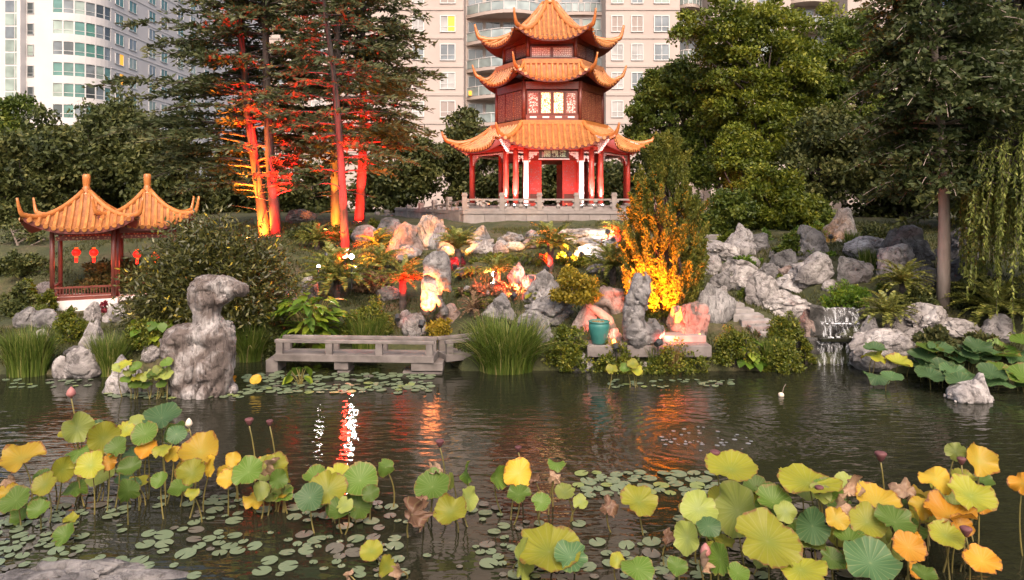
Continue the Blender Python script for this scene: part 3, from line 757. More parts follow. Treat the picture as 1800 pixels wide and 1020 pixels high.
MB().box((-6.15, 18.55, .0), (.3, .7, .6)).build('abutment', M['stone_dark'], br)

# ------------------------------------------------------------------ stone stairs
def stairs(label, px, w_px, dstep=None):
    p0 = G(*px[0]); s = thing('stone_stairs', label, 'stairs', p0)
    rs = random.Random(len(px))
    for i, (x, y) in enumerate(px):
        g_ = G(x, y); wd2 = w_px[i]*g_[1]/FPX
        MB().box((g_[0], g_[1]+.12, g_[2]+.02), (wd2, .42+.1*rs.random(), .26), R(rs.uniform(-4, 4))).build('step', M['step'], s, bevel=.03)
stairs('narrow stone stairs climbing behind the orange lit juniper', [(1252, 448-9.5*i) for i in range(8)], [36-1.6*i for i in range(8)])
stairs('broad rough stone steps beside the pink lit rock', [(1362-16*i, 592-10*i) for i in range(8)], [58-1.5*i for i in range(8)])

# ------------------------------------------------------------------ two step waterfall
WF = thing('waterfall', 'small two step waterfall dropping over dark stone ledges', 'waterfall', (8.6, 19.6, 0))
def ledge(x0, x1, y0, y1, D, name='ledge', seed=1):
    a, c_ = P(x0, y0, D), P(x1, y1, D)
    X = np.linspace(a[0]-.25, c_[0]+.25, 34); Z = np.linspace(c_[2]-.35, a[2], 16)
    GX, GZ = np.meshgrid(X, Z); yy = D+.10+.10*fbm(np.stack([GX*2, GZ*2, GX*0], -1).reshape(-1, 3), seed, 3).reshape(GX.shape)
    GZ = GZ+.09*vnoise(np.stack([GX*4, GZ*0+seed, GX*0], -1).reshape(-1, 3), seed+3).reshape(GX.shape)*((GZ-Z[0])/(Z[-1]-Z[0]))**3-.03
    V = np.stack([GX, yy, GZ], -1).reshape(-1, 3); nX = 34
    V2 = V.copy(); V2[:, 1] = D+.45; V2[:, 2] -= .12
    F = [(j*nX+i, j*nX+i+1, (j+1)*nX+i+1, (j+1)*nX+i) for j in range(15) for i in range(33)]
    F += [(15*nX+i, 15*nX+i+1, 15*nX+i+1+len(V), 15*nX+i+len(V)) for i in range(33)]
    return MB().add(np.concatenate([V, V2]), F).build(name, M['rock_wet'], WF, smooth=True)
ledge(1440, 1512, 538, 592, 19.55, seed=2); ledge(1412, 1512, 594, 645, 19.15, seed=5)
m, n, b = newmat('falling water'); v = coords(n, 'Object', False, (1, 1, .12)); f = noise(n, v, 16, 5, .7)
b.inputs['Base Color'].default_value = (.72, .74, .76, 1); b.inputs['Roughness'].default_value = .25
tb = N(n, 'ShaderNodeBsdfTransparent'); mx = N(n, 'ShaderNodeMixShader')
n.links.new(ramp(n, f, [(.48, (0, 0, 0)), (.70, (.72, .72, .72))]), mx.inputs[0]); n.links.new(tb.outputs[0], mx.inputs[1]); n.links.new(b.outputs[0], mx.inputs[2])
n.links.new(mx.outputs[0], n.nodes['Material Output'].inputs[0]); M['fall'] = m
M['foam'] = surf('white foam', (.5, .52, .54), (.8, .8, .8), 20, .6, .5)
def fall(x0, x1, y0, y1, D):
    a, c_ = P(x0, y0, D), P(x1, y1, D)
    X = np.linspace(a[0], c_[0], 24); Z = np.linspace(0, 1, 9)
    V = []; 
    for t in Z:
        for x in X: V.append((x, D-.06-.16*t**.6+.02*math.sin(x*23), a[2]+.01+(c_[2]-a[2])*t**1.3))
    F = [(j*24+i, j*24+i+1, (j+1)*24+i+1, (j+1)*24+i) for j in range(8) for i in range(23)]
    MB().add(V, F).build('water_sheet', M['fall'], WF, smooth=True)
    fo = MB(); rf = random.Random(int(x0))
    for i in range(14):
        fo.lathe((rf.uniform(a[0], c_[0]), D-.22+rf.uniform(-.05, .05), c_[2]-.01), [(rf.uniform(.02, .045), 0), (.02, .015), (.0, .02)], 6)
    fo.build('foam_line', M['foam'], WF)
fall(1445, 1505, 541, 566, 19.5); fall(1440, 1508, 565, 590, 19.38); fall(1432, 1478, 600, 641, 19.12); fall(1482, 1507, 600, 641, 19.12)
MB().box((*P(1475, 592, 19.2)[:2], P(1475, 592, 19.2)[2]-.05), (1.15, .5, .08)).build('ledge_pool', bpy.data.materials['pond water'], WF)
# ================================================================== rocks
def ico(sub):
    bm = bmesh.new(); bmesh.ops.create_icosphere(bm, subdivisions=sub, radius=1)
    V = np.array([v.co[:] for v in bm.verts]); F = np.array([[v.index for v in f.verts] for f in bm.faces]); bm.free(); return V, F
ICO = {3: ico(3), 4: ico(4), 5: ico(5)}
def rock_shape(seed, kind='block', sub=4):
    r = np.random.default_rng(seed); V, F = ICO[sub]; v = V.copy()
    ncut = {'round': 5, 'block': 11, 'slab': 9, 'shard': 10, 'rib': 8}[kind]
    for k in range(ncut):
        nr = r.normal(size=3); nr[2] = abs(nr[2])*(.5 if kind != 'slab' else 1.4); nr /= np.linalg.norm(nr)
        h = r.uniform(.42, .80) if kind != 'round' else r.uniform(.66, .88)
        d = v@nr-h; v = v-nr*(np.maximum(d, 0)*.90)[:, None]
    p = v+seed*3.7
    if kind == 'rib':
        a = np.arctan2(v[:, 1], v[:, 0]); q = np.stack([np.cos(a)*3.2, np.sin(a)*3.2, v[:, 2]*.5], 1)+seed
        v[:, :2] *= (1+.13*vnoise(q*1.3, seed)-.10*np.abs(vnoise(q*2.6, seed+3)))[:, None]
        v[:, 2] += .10*vnoise(v*1.7+seed, seed+5)
    elif kind == 'shard':
        t = np.clip((v[:, 2]+.3)/1.2, 0, 1); v[:, 0] += .35*t*r.uniform(-1, 1); v[:, :2] *= (1-.45*t)[:, None]
    nn = v/(np.linalg.norm(v, axis=1)[:, None]+1e-6)
    amp = .09 if kind == 'round' else .13
    groove = lambda f, sd, pw: (1-np.abs(vnoise(p*np.array([1, 1, .75])*f+.35*fbm(p*2.2, sd+40, 2)[:, None], sd)))**pw
    disp = amp*fbm(p*1.5, seed+1, 3)-.20*groove(1.5, seed, 9)-.09*groove(3.3, seed+3, 9)+.03*fbm(p*5, seed+2, 2)
    if sub >= 5: disp = disp-.05*groove(7.0, seed+6, 7)+.014*fbm(p*11, seed+5, 2)
    return v+nn*disp[:, None], F
ROCKGROUP = 'rocks of the garden'
def rock(x0, x1, y0, y1, kind, mat, label, seed, D=None, dep=.8, sub=None, yaw=None, sink=.28):
    """a boulder whose outline spans x0..x1, y0..y1 in the photograph, standing on the ground at y1"""
    xc = (x0+x1)/2
    if D is None:
        b_ = G(xc, y1)
    else:
        b_ = P(xc, y1, D)
    D_ = b_[1]; wdt = (x1-x0)*D_/FPX; hgt = (y1-y0)*D_/FPX*1.12
    V, F = rock_shape(seed, kind, sub or (5 if max(x1-x0, y1-y0) > 72 else 4 if max(x1-x0, y1-y0) > 22 else 3))
    lo, hi = V.min(0), V.max(0); V = (V-(lo+hi)/2)/(hi-lo)          # unit box
    tot = hgt*(1+sink)
    V = V*np.array([wdt*1.15, max(wdt, hgt*.7)*dep, tot]); V[:, 2] += hgt-tot/2
    b_ = b_+np.array([0, wdt*dep*.25, 0])
    o = link('rock', mesh_np('rock', V, quads=F, smooth=True), M['rock_'+mat], loc=b_)
    o.data.set_sharp_from_angle(angle=R(38)) if hasattr(o.data, 'set_sharp_from_angle') else None
    return tag(o, label, 'rock', ROCKGROUP)
RK = [
 (503,551,370,391,'round','grey','dim mauve boulder in shade under the red lit cedars'),
 (618,660,399,428,'round','grey','smooth boulder right of the leaning red trunk'),
 (661,703,386,416,'round','grey','rounded twin topped boulder below the ramp balustrade'),
 (679,738,396,448,'slab','warm','sloping cracked slab leaning left of the tall ribbed stone'),
 (735,784,384,436,'rib','rib','tall grey stone with vertical ribs below the terrace corner'),
 (768,798,412,444,'block','grey','angular grey stone at the foot of the ribbed stone'),
 (698,738,433,453,'slab','pale','low pale slab behind the glowing upright rock'),
 (817,862,399,426,'block','grey','blue grey wedge boulder right of the upright orange palm'),
 (822,873,423,444,'block','pale','pale cracked boulder right of the upright orange palm'),
 (697,722,549,575,'round','grey','knobbly upper lobe rock left of the yellow creeper'),
 (708,748,556,592,'round','grey','smooth bent grey rock behind the bridge corner'),
 (769,812,538,571,'block','warm','pinkish split rock right of the glowing upright rock'),
 (800,834,473,487,'slab','grey','flat grey stone lying in the lawn below red flowers'),
 (525,556,491,528,'block','pale','pale stump shaped rock left of the big green sago'),
 (456,526,512,550,'slab','pale','long pale rock sloping up under the flowering bush'),
 (661,702,507,528,'slab','pale','small pale flat rock left of the red lit palm trunk'),
 (877,919,410,428,'slab','grey','pointed grey slab in the middle of the upper slope'),
 (863,893,428,446,'block','warm','pinkish boulder in the middle of the lower rock row'),
 (889,921,427,441,'slab','pale','pale slab touching the pinkish boulder'),
 (922,949,406,425,'round','grey','rounded boulder directly behind the dark sago crown'),
 (919,943,421,436,'round','warm','small brown round stone left of the dark sago crown'),
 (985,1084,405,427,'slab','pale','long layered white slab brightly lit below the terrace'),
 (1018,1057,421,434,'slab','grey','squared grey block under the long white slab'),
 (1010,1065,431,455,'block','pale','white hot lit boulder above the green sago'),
 (1061,1088,420,435,'block','grey','small grey block behind the juniper left edge'),
 (894,927,466,501,'shard','pale','tilted pale stone right of the white lit palm'),
 (921,997,481,531,'shard','grey','long grey stone leaning right behind the golden maple'),
 (918,960,486,510,'round','warm','pink lit round stone left of the leaning grey stone'),
 (849,904,520,559,'block','grey','bulky grey boulder behind the tall ornamental grass'),
 (913,1011,528,573,'rib','grey','broad ridged grey boulder below the golden maple'),
 (921,971,560,603,'round','grey','smooth grey boulder right of the ornamental grass'),
 (1046,1104,509,553,'block','warm','reddish boulder left of the standing stone'),
 (1069,1095,581,601,'block','pale','small pale rock between teal pot and standing stone'),
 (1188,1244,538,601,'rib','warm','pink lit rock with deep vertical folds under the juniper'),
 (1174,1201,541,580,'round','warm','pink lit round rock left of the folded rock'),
 (1225,1295,505,566,'shard','rib','tall peaked rock with pink lit left face beside steps'),
 (1033,1067,462,481,'slab','grey','pale flat stone under the green sago'),
 (1277,1334,399,448,'shard','pale','white jagged shard rock right of the narrow stairs'),
 (1321,1353,412,438,'block','grey','small squared rock touching the white jagged shard'),
 (1237,1311,427,456,'block','pale','wide pale rock at the foot of the narrow stairs'),
 (1232,1271,452,481,'round','pale','hollowed pale rock left of the bright green hedge'),
 (1249,1288,476,508,'block','grey','grey block at left of the steps rock cluster'),
 (1274,1331,459,484,'slab','pale','flat pale rock just under the bright green hedge'),
 (1286,1341,472,511,'rib','pale','pinkish white grooved rock in the middle of the cluster'),
 (1329,1369,466,491,'block','grey','squared grey rock at the right end of the hedge'),
 (1316,1369,486,539,'round','pale','rounded white rock above the rough stone steps'),
 (1368,1401,469,488,'slab','warm','reddish brown stone behind the white boulders'),
 (1366,1434,484,511,'block','pale','knobbly pale rock above the big tan boulder'),
 (1337,1430,507,552,'block','pale','big tan white boulder with a pointed left end by the steps'),
 (1360,1404,442,471,'block','dark','dark brown rock in shade behind the white boulders'),
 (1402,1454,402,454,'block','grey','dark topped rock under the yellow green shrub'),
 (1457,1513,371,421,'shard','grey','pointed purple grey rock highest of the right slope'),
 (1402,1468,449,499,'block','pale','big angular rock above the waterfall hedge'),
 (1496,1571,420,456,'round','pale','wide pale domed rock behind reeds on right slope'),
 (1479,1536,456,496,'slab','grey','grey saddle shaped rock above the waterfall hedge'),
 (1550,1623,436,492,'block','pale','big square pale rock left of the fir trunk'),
 (1566,1641,404,474,'block','dark','dark upright rock directly behind the square pale rock'),
 (1619,1649,469,504,'block','grey','grey rock touching the fir trunk'),
 (1667,1755,459,501,'slab','dark','long dark slab right of the fir trunk'),
 (1667,1738,406,458,'block','dark','dark overhanging rock in shade under the willow'),
 (1583,1681,542,595,'block','pale','wide pale cracked boulder below the fir trunk'),
 (1662,1724,564,592,'slab','pale','low pale rock right of the wide cracked boulder'),
 (1736,1803,561,599,'block','pale','white cracked boulder at the right edge'),
 (1506,1606,589,645,'block','pale','big triangular pale boulder right of the waterfall'),
 (1606,1674,609,639,'slab','pale','low pale boulder behind the lotus bed'),
 (1409,1432,549,592,'block','warm','tan rock edging the left side of the waterfall'),
 (1690,1748,614,634,'slab','pale','pale rock half hidden by the lotus bed'),
 (1512,1545,560,600,'block','grey','dim rock edging the right side of the waterfall'),
 (19,62,545,577,'round','grey','left lobe of grey twin boulders at far left bank'),
 (54,97,548,578,'round','grey','right lobe of grey twin boulders at far left bank'),
 (56,94,500,530,'round','grey','domed mauve rock behind shrubs left of the pavilion'),
 (56,81,582,604,'round','pale','small pale rock among reeds at far left'),
 (140,175,567,618,'shard','pale','upright pointed pale rock on the left bank'),
 (111,151,611,629,'slab','grey','flat grey stone under the upright pointed rock'),
 (172,223,538,566,'block','pale','pale boulder in front of the pavilion base'),
 (145,172,534,565,'block','pale','smaller pale boulder under the pavilion railing'),
 (247,279,610,634,'slab','pale','pale broken stone behind the beast shaped rock'),
 (992,1046,628,657,'slab','grey','grey rock at the waterline under the teal pot'),
 (1128,1146,647,659,'round','pale','left of two small pale stones at the waterline'),
 (1150,1167,648,659,'round','pale','right of two small pale stones at the waterline'),
]
for i, (x0, x1, y0, y1, kd, mt, lb) in enumerate(RK):
    rock(x0, x1, y0, y1, kd, mt, lb, 100+i*7)
rock(110, 172, 616, 663, 'slab', 'pale', 'big pale slab rock standing in water at left bank', 901, D=17.6, dep=.7)
rock(91, 118, 630, 665, 'round', 'pale', 'small pale rock at waterline left of the big slab', 905, D=17.6)
rock(175, 244, 633, 692, 'block', 'pale', 'pale boulder in water against the beast shaped rock', 907, D=16.35)
rock(-90, 300, 1028, 1105, 'slab', 'grey', 'large smooth grey rock in the bottom left foreground', 911, D=8.0, dep=.55, sub=5)

# ---- sculpted rocks: smooth unions of ellipsoids, meshed with surface nets
def surface_nets(fun, lo, hi, res):
    lo, hi = np.array(lo, float), np.array(hi, float); n_ = np.maximum(4, np.ceil((hi-lo)/res).astype(int))
    ax = [lo[k]+res*np.arange(n_[k]+1) for k in range(3)]
    gxx, gyy, gzz = np.meshgrid(*ax, indexing='ij'); P_ = np.stack([gxx, gyy, gzz], -1)
    S = fun(P_.reshape(-1, 3)).reshape(gxx.shape)
    inn = S < 0
    c8 = [(i, j, k) for i in (0, 1) for j in (0, 1) for k in (0, 1)]
    sl_ = lambda a, o: a[o[0]:a.shape[0]-1+o[0], o[1]:a.shape[1]-1+o[1], o[2]:a.shape[2]-1+o[2]]
    cnt = sum(sl_(inn, o).astype(int) for o in c8); act = (cnt > 0) & (cnt < 8)
    acc = np.zeros(act.shape+(3,)); num = np.zeros(act.shape)
    for a in range(8):
        for b_ in range(a+1, 8):
            oa, ob = c8[a], c8[b_]
            if sum(abs(oa[k]-ob[k]) for k in range(3)) != 1: continue
            sa, sb = sl_(S, oa), sl_(S, ob); cr = (sa < 0) != (sb < 0)
            t = np.where(cr, sa/(sa-sb+1e-12), 0)[..., None]
            acc += np.where(cr[..., None], sl_(P_, oa)*(1-t)+sl_(P_, ob)*t, 0); num += cr
    idx = -np.ones(act.shape, int); idx[act] = np.arange(act.sum()); V = acc[act]/num[act][:, None]
    F = []
    for k in range(3):
        u_, v_ = (k+1) % 3, (k+2) % 3
        A_ = np.swapaxes(inn, 0, k); 
        i0 = [slice(1, -1)]*3; i0[k] = slice(0, -1); i1 = [slice(1, -1)]*3; i1[k] = slice(1, None)
        a, b_ = inn[tuple(i0)], inn[tuple(i1)]
        pos = np.argwhere(a != b_); sgn = a[a != b_]
        off = np.zeros(3, int); off[u_] = 1; off[v_] = 1; pos = pos+off
        eu, ev = np.eye(3, dtype=int)[u_], np.eye(3, dtype=int)[v_]
        g_ = lambda q: idx[np.clip(q[:, 0], 0, idx.shape[0]-1), np.clip(q[:, 1], 0, idx.shape[1]-1), np.clip(q[:, 2], 0, idx.shape[2]-1)]
        q4 = np.stack([g_(pos-eu-ev), g_(pos-ev), g_(pos), g_(pos-eu)], 1)
        q4[~sgn] = q4[~sgn][:, ::-1]; F.append(q4)
    F = np.concatenate(F); F = F[(F >= 0).all(1)]
    return V, F
def sculpt(parts, holes, D, label, mat, res, seed, namp=.06, nsc=2.2, rib=None, kk=24.0, name='rock', ground=None):
    """parts: (x, y, rx, ry, depth radius [m], rot deg, depth offset) in photo pixels"""
    s = D/FPX
    base = np.array([P(parts[0][0], parts[0][1], D)[0], D, 0.0])
    def ell(p, e):
        x, y, rx, ry, rd, rot, dy = e; c_ = P(x, y, D)-base
        q = p-c_-np.array([0, dy, 0]); a = R(rot); ca, sa = math.cos(a), math.sin(a)
        qx = (q[:, 0]*ca+q[:, 2]*sa)/(rx*s); qz = (-q[:, 0]*sa+q[:, 2]*ca)/(ry*s); qy = q[:, 1]/rd
        return (np.sqrt(qx**2+qy**2+qz**2)-1)*min(rx*s, ry*s, rd)
    def fun(p):
        d = np.stack([ell(p, e) for e in parts], 0)
        r_ = -np.log(np.exp(-kk*np.clip(d, -3, 3)).sum(0))/kk
        for h in holes: r_ = np.maximum(r_, -ell(p, h))
        r_ = r_+namp*fbm(p*nsc+seed, seed, 4)+namp*1.7*(1-np.abs(vnoise(p*np.array([1, 1, .6])*nsc*1.1+seed, seed+4)))**7+namp*.8*(1-np.abs(vnoise(p*nsc*2.6+seed, seed+9)))**7
        if rib: r_ = r_+rib*vnoise(p*np.array([5, 5, .9])+seed, seed+6)
        return r_
    ps = [P(e[0]-max(e[2], e[3]), e[1]+max(e[2], e[3]), D)-base for e in parts]+[P(e[0]+max(e[2], e[3]), e[1]-max(e[2], e[3]), D)-base for e in parts]
    rd = max(abs(e[6])+e[4] for e in parts)+.25; ps = np.array(ps)
    lo, hi = ps.min(0)-.25, ps.max(0)+.25; lo[1], hi[1] = -rd, rd
    V, F = surface_nets(fun, lo, hi, res)
    o = link(name, mesh_np(name, V, quads=F, smooth=True), M['rock_'+mat], loc=base)
    return tag(o, label, 'rock', ROCKGROUP)
# beast shaped rock standing in the pond: chest, shoulder, neck, head, beak
sculpt([(348, 645, 62, 58, .56, 0, 0), (309, 612, 29, 38, .46, 20, .1), (326, 592, 34, 22, .42, 8, .05), (352, 688, 58, 30, .58, 0, 0), (384, 622, 29, 62, .44, -4, 0), (376, 588, 32, 24, .4, 0, 0),
        (366, 558, 25, 36, .34, 2, 0), (372, 590, 34, 26, .38, 0, 0), (366, 518, 32, 32, .40, 0, 0), (376, 500, 34, 17, .38, 0, 0), (402, 507, 27, 15, .28, -12, 0), (423, 511, 11, 11, .2, -6, 0), (395, 526, 16, 9, .24, 20, 0), (351, 528, 13, 22, .3, 0, 0), (384, 524, 18, 10, .26, -10, 0)],
       [(430, 546, 22, 15, .8, 10, 0)], 16.3, 'big beast shaped grey rock with neck and beaked head in the pond', 'beast', .034, 3, .05, 2.9)
# glowing upright rock with a hooked top
sculpt([(766, 464, 25, 24, .36, 0, 0), (776, 484, 16, 26, .32, 10, 0), (752, 500, 15, 40, .28, 0, 0), (764, 505, 16, 24, .26, 10, 0), (753, 535, 16, 22, .32, 0, 0), (768, 522, 10, 30, .26, 32, 0), (790, 503, 5, 14, .13, 12, 0), (780, 550, 9, 9, .2, 0, 0)],
       [(753, 488, 8, 6, .16, 0, -.3)], 20.4, 'upright hooked rock glowing orange and white from a floodlight', 'grey', .038, 12, .045, 2.8)
# standing stone in front of the juniper
sculpt([(1118, 585, 26, 32, .34, 0, 0), (1114, 550, 21, 42, .3, 0, 0), (1122, 508, 19, 32, .27, -6, 0), (1147, 580, 22, 24, .3, 0, 0), (1130, 515, 12, 22, .22, 0, 0)],
       [(1156, 545, 14, 14, .5, 0, 0)], 18.5, 'tall grey standing stone with craggy face before the orange juniper', 'grey', .035, 21, .055, 3.2)
# peaked rock in the water, right
sculpt([(1704, 692, 36, 14, .32, 8, 0), (1721, 670, 6, 15, .12, -14, 0), (1716, 682, 14, 12, .2, 20, 0), (1694, 684, 20, 11, .26, 18, 0), (1712, 700, 42, 8, .38, 0, 0)],
       [], 15.75, 'low brown rock with a curled peak in the pond at right', 'pale', .025, 33, .022, 3.4)
# ================================================================== plants
def rot_frames(d, roll):
    """per leaf axes: length dir d (n,3) and random width dir"""
    d = d/(np.linalg.norm(d, axis=1)[:, None]+1e-9)
    up = np.where(np.abs(d[:, 2:3]) < .92, np.array([[0, 0, 1.]]), np.array([[1., 0, 0]]))
    a = np.cross(d, up); a /= np.linalg.norm(a, axis=1)[:, None]; b = np.cross(d, a)
    return d, np.cos(roll)[:, None]*a+np.sin(roll)[:, None]*b
def leaves(c, d, L, W, roll, tint, shape='rhomb'):
    """c base points, d directions; returns V, Q, tint"""
    n_ = len(c); d, wv = rot_frames(np.asarray(d, float), roll)
    L = np.broadcast_to(L, n_)[:, None]; W = np.broadcast_to(W, n_)[:, None]
    if shape == 'rhomb':
        V = np.stack([c, c+d*L*.45+wv*W*.5, c+d*L, c+d*L*.45-wv*W*.5], 1)
    else:
        V = np.stack([c-wv*W*.5, c+wv*W*.5, c+d*L+wv*W*.12, c+d*L-wv*W*.12], 1)
    return V.reshape(-1, 3), np.arange(n_*4).reshape(-1, 4), np.repeat(tint, 4)
def rdir(n_, r, up=0.0):
    v = r.normal(size=(n_, 3)); v[:, 2] += up; return v/np.linalg.norm(v, axis=1)[:, None]
def foliage(name, VQ, mat, parent, off):
    V, Q, T = VQ; return link(name, mesh_np(name, V-off, quads=Q, tint=T), M[mat], parent)
def bez(p, q, r, bow, n_=7, sag=0):
    t = np.linspace(0, 1, n_)[:, None]; p, q = np.asarray(p, float), np.asarray(q, float)
    off = r.normal(size=3)*np.linalg.norm(q-p)*bow; off[2] = abs(off[2])*.6-sag
    return p*(1-t)+q*t+off*(4*t*(1-t))

def broad_tree(name, label, base, hgt, crowns, mat, nclump, per, leaf, seed, trunk_r=.22, clump_r=(.55, 1.0), bark='bark_dark', group='trees around the pond', hollow=.55, trunks=1):
    """crowns: ellipsoids (dx, dy, z, rx, ry, rz) relative to base"""
    r = np.random.default_rng(seed); base = np.asarray(base, float)
    t = thing(name, label, 'tree', base, group)
    vol = np.array([c[3]*c[4]*c[5] for c in crowns]); which = r.choice(len(crowns), nclump, p=vol/vol.sum())
    cs = []
    for k in which:
        c_ = crowns[k]; d = rdir(1, r)[0]; q = (hollow+(1-hollow)*r.random())
        cs.append([c_[0]+d[0]*c_[3]*q, c_[1]+d[1]*c_[4]*q, c_[2]+d[2]*c_[5]*q])
    cs = np.array(cs)+base
    # leaves: each clump a flattened, uneven puff
    nl = nclump*per; own = np.repeat(np.arange(nclump), per)
    rad = r.uniform(clump_r[0], clump_r[1], nclump)
    dd = rdir(nl, r, .25); q = r.random(nl)**.45
    c_ = cs[own]+dd*(rad[own]*q)[:, None]*np.array([1.15, 1.15, .72])
    ti = np.clip(r.normal(.45, .22, nl)+.5*(r.random(nclump)[own]-.5), 0, 1)
    VQ = leaves(c_, rdir(nl, r)+np.array([0, 0, -.15]), r.uniform(.5, 1.45, nl)*leaf, r.uniform(.35, .8, nl)*leaf, r.uniform(0, 6.28, nl), ti)
    foliage('crown', VQ, mat, t, base)
    tb = MB(); top = np.array([np.mean([c[0] for c in crowns]), np.mean([c[1] for c in crowns]), np.mean([c[2] for c in crowns])])+base
    for i in range(trunks):
        tt = top+r.normal(size=3)*np.array([.6, .4, .2])*(trunks > 1)
        pth = bez(base-[0, 0, .4], tt, r, .05, 9); tb.tube(pth, np.linspace(trunk_r, trunk_r*.35, 9), 9)
    pick = r.permutation(nclump)[:min(nclump, 46)]
    for k in pick:
        s0 = pth[int(r.integers(3, 8))]; L = np.linalg.norm(cs[k]-s0)
        tb.tube(bez(s0, cs[k], r, .10, 6), np.linspace(trunk_r*.30, trunk_r*.06, 6), 5, caps=False)
    tb.build('trunk', M[bark], t, smooth=True)
    return t

def cedar(name, label, base, hgt, lean, Rmax, mat, seed, z_start=.16, whorl=.42, nper=5, trunk_r=.24, bark='bark', droop=.12, tuft=(.26, .075), dens=1.0, prof=.8, xlim=None, group='cedars left of the pagoda', flat=.35, up=.10, low_dead=True, thin=True, inner=.26):
    """tiered conifer: trunk, boughs in whorls, flat sprays of needle tufts"""
    r = np.random.default_rng(seed); base = np.asarray(base, float); t = thing(name, label, 'tree', base, group)
    nT = 14; hs = np.linspace(0, 1, nT)
    path = np.array([base+np.array([lean[0]*h+.10*math.sin(h*7+seed), lean[1]*h, hgt*h-.3*(h == 0)]) for h in hs])
    at = lambda z: np.array([np.interp(z, hs, path[:, k]) for k in range(3)])
    tr = MB().tube(path, trunk_r*(1-hs*.88), 12)
    C, Dv, Ls, T = [], [], [], []
    z = z_start
    while z < .985:
        p0 = at(z)
        for k in range(nper):
            az = r.uniform(0, 6.283); L = Rmax*(1-z)**prof*r.uniform(.55, 1.12)+.35
            if z < z_start+.12: L *= r.uniform(.5, 1.0)
            ca, sa = math.cos(az), math.sin(az)
            if sa < -.45 and thin:
                if r.random() < (.7 if z < .55 else .2): continue
                L *= .75
            if xlim is not None:
                if ca < 0: L *= xlim[0]
                else: L *= 1+(xlim[1]-1)*ca
            rise = r.uniform(-.02, up+.12*z); m_ = 8; s = np.linspace(0, 1, m_)
            bend = r.normal()*.12
            pts = np.stack([p0[0]+L*s*np.cos(az+bend*s), p0[1]+L*s*np.sin(az+bend*s), p0[2]+L*(rise*s+.16*s*(1-s)-droop*s**2.4)], 1)
            tr.tube(pts, np.linspace(max(.018, trunk_r*.22*(1-z*.6)), .01, m_), 4, caps=False)
            # side sprays
            nsub = int(L/.24*dens)+3
            for q in range(nsub):
                f = r.uniform(inner, 1.0); o = np.array([np.interp(f, s, pts[:, j]) for j in range(3)])
                side = az+bend*f+r.choice([-1, 1])*r.uniform(.35, 1.15); l2 = (.22+.38*L*(1.05-f))*r.uniform(.5, 1)
                l2 = min(l2, 1.5); nt_ = max(3, int(l2/.065))
                ss = np.linspace(.05, 1, nt_)
                d2 = np.array([math.cos(side), math.sin(side), r.uniform(-.18, .10)])
                pt = o+d2*l2*ss[:, None]+np.array([0, 0, -1])*(droop*.8*l2*ss**2)[:, None]+r.normal(size=(nt_, 3))*.03
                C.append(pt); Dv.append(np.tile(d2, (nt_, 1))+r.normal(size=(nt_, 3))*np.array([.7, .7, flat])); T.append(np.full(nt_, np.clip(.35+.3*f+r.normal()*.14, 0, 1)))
        z += whorl/hgt*r.uniform(.7, 1.3)
    C, Dv, T = np.concatenate(C), np.concatenate(Dv), np.concatenate(T); n_ = len(C)
    T = np.clip(T+r.normal(size=n_)*.12, 0, 1)
    if low_dead:
        for k in range(7):
            p0 = at(r.uniform(.05, z_start)); az = r.uniform(0, 6.28); L = r.uniform(.8, 2.0)
            tr.tube(bez(p0, p0+np.array([L*math.cos(az), L*math.sin(az), L*r.uniform(-.2, .3)]), r, .08), np.linspace(.03, .006, 7), 5, caps=False)
    tr.build('trunk', M[bark], t, smooth=True)
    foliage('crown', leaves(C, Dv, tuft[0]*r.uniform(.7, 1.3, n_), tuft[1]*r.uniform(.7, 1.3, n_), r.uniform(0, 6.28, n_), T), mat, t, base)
    return t

def mound(name, label, cat, x0, x1, y0, y1, mat, n_, leaf, seed, D=None, dep=.7, group=None, wild=.35, elong=.6, lift=0):
    """a leafy shrub filling x0..x1, y0..y1 in the photograph, rooted in the ground at y1"""
    r = np.random.default_rng(seed); b_ = G((x0+x1)/2, y1) if D is None else P((x0+x1)/2, y1, D)
    s = b_[1]/FPX; wx_, hz_ = (x1-x0)/2*s, (y1-y0)*s; dy_ = max(wx_*dep, .25)
    t = thing(name, label, cat, b_, group)
    nc = max(8, int(n_/90)); d = rdir(nc, r, .3); d[:, 2] = np.abs(d[:, 2]); q = r.uniform(.45, 1, nc)[:, None]
    cc = d*q*np.array([wx_*.88, dy_*.88, hz_*.86])
    own = r.integers(0, nc, n_); rad = (min(wx_, hz_)*r.uniform(.16, wild, nc))[own]
    c_ = cc[own]+rdir(n_, r, .2)*(rad*r.random(n_)**.4)[:, None]
    c_[:, 2] = np.maximum(c_[:, 2], .02)
    ti = np.clip(r.normal(.45, .24, n_)+.25*(r.random(nc)[own]-.5), 0, 1)
    out = c_/np.array([wx_, dy_, hz_]); 
    VQ = leaves(c_, out*.7+rdir(n_, r), leaf*r.uniform(.7, 1.3, n_), leaf*elong*r.uniform(.7, 1.2, n_), r.uniform(0, 6.28, n_), ti)
    foliage('foliage', VQ, mat, t, np.zeros(3))
    st_ = MB()
    for k in range(min(nc, 16)):
        st_.tube(bez((0, 0, -.15), cc[k], r, .1, 5), np.linspace(.03, .008, 5)*max(1, hz_), 5, caps=False)
    V = np.concatenate(st_.V); link('stems', mesh_np('stems', V, F=st_.F), M['bark_dark'], t)
    return t
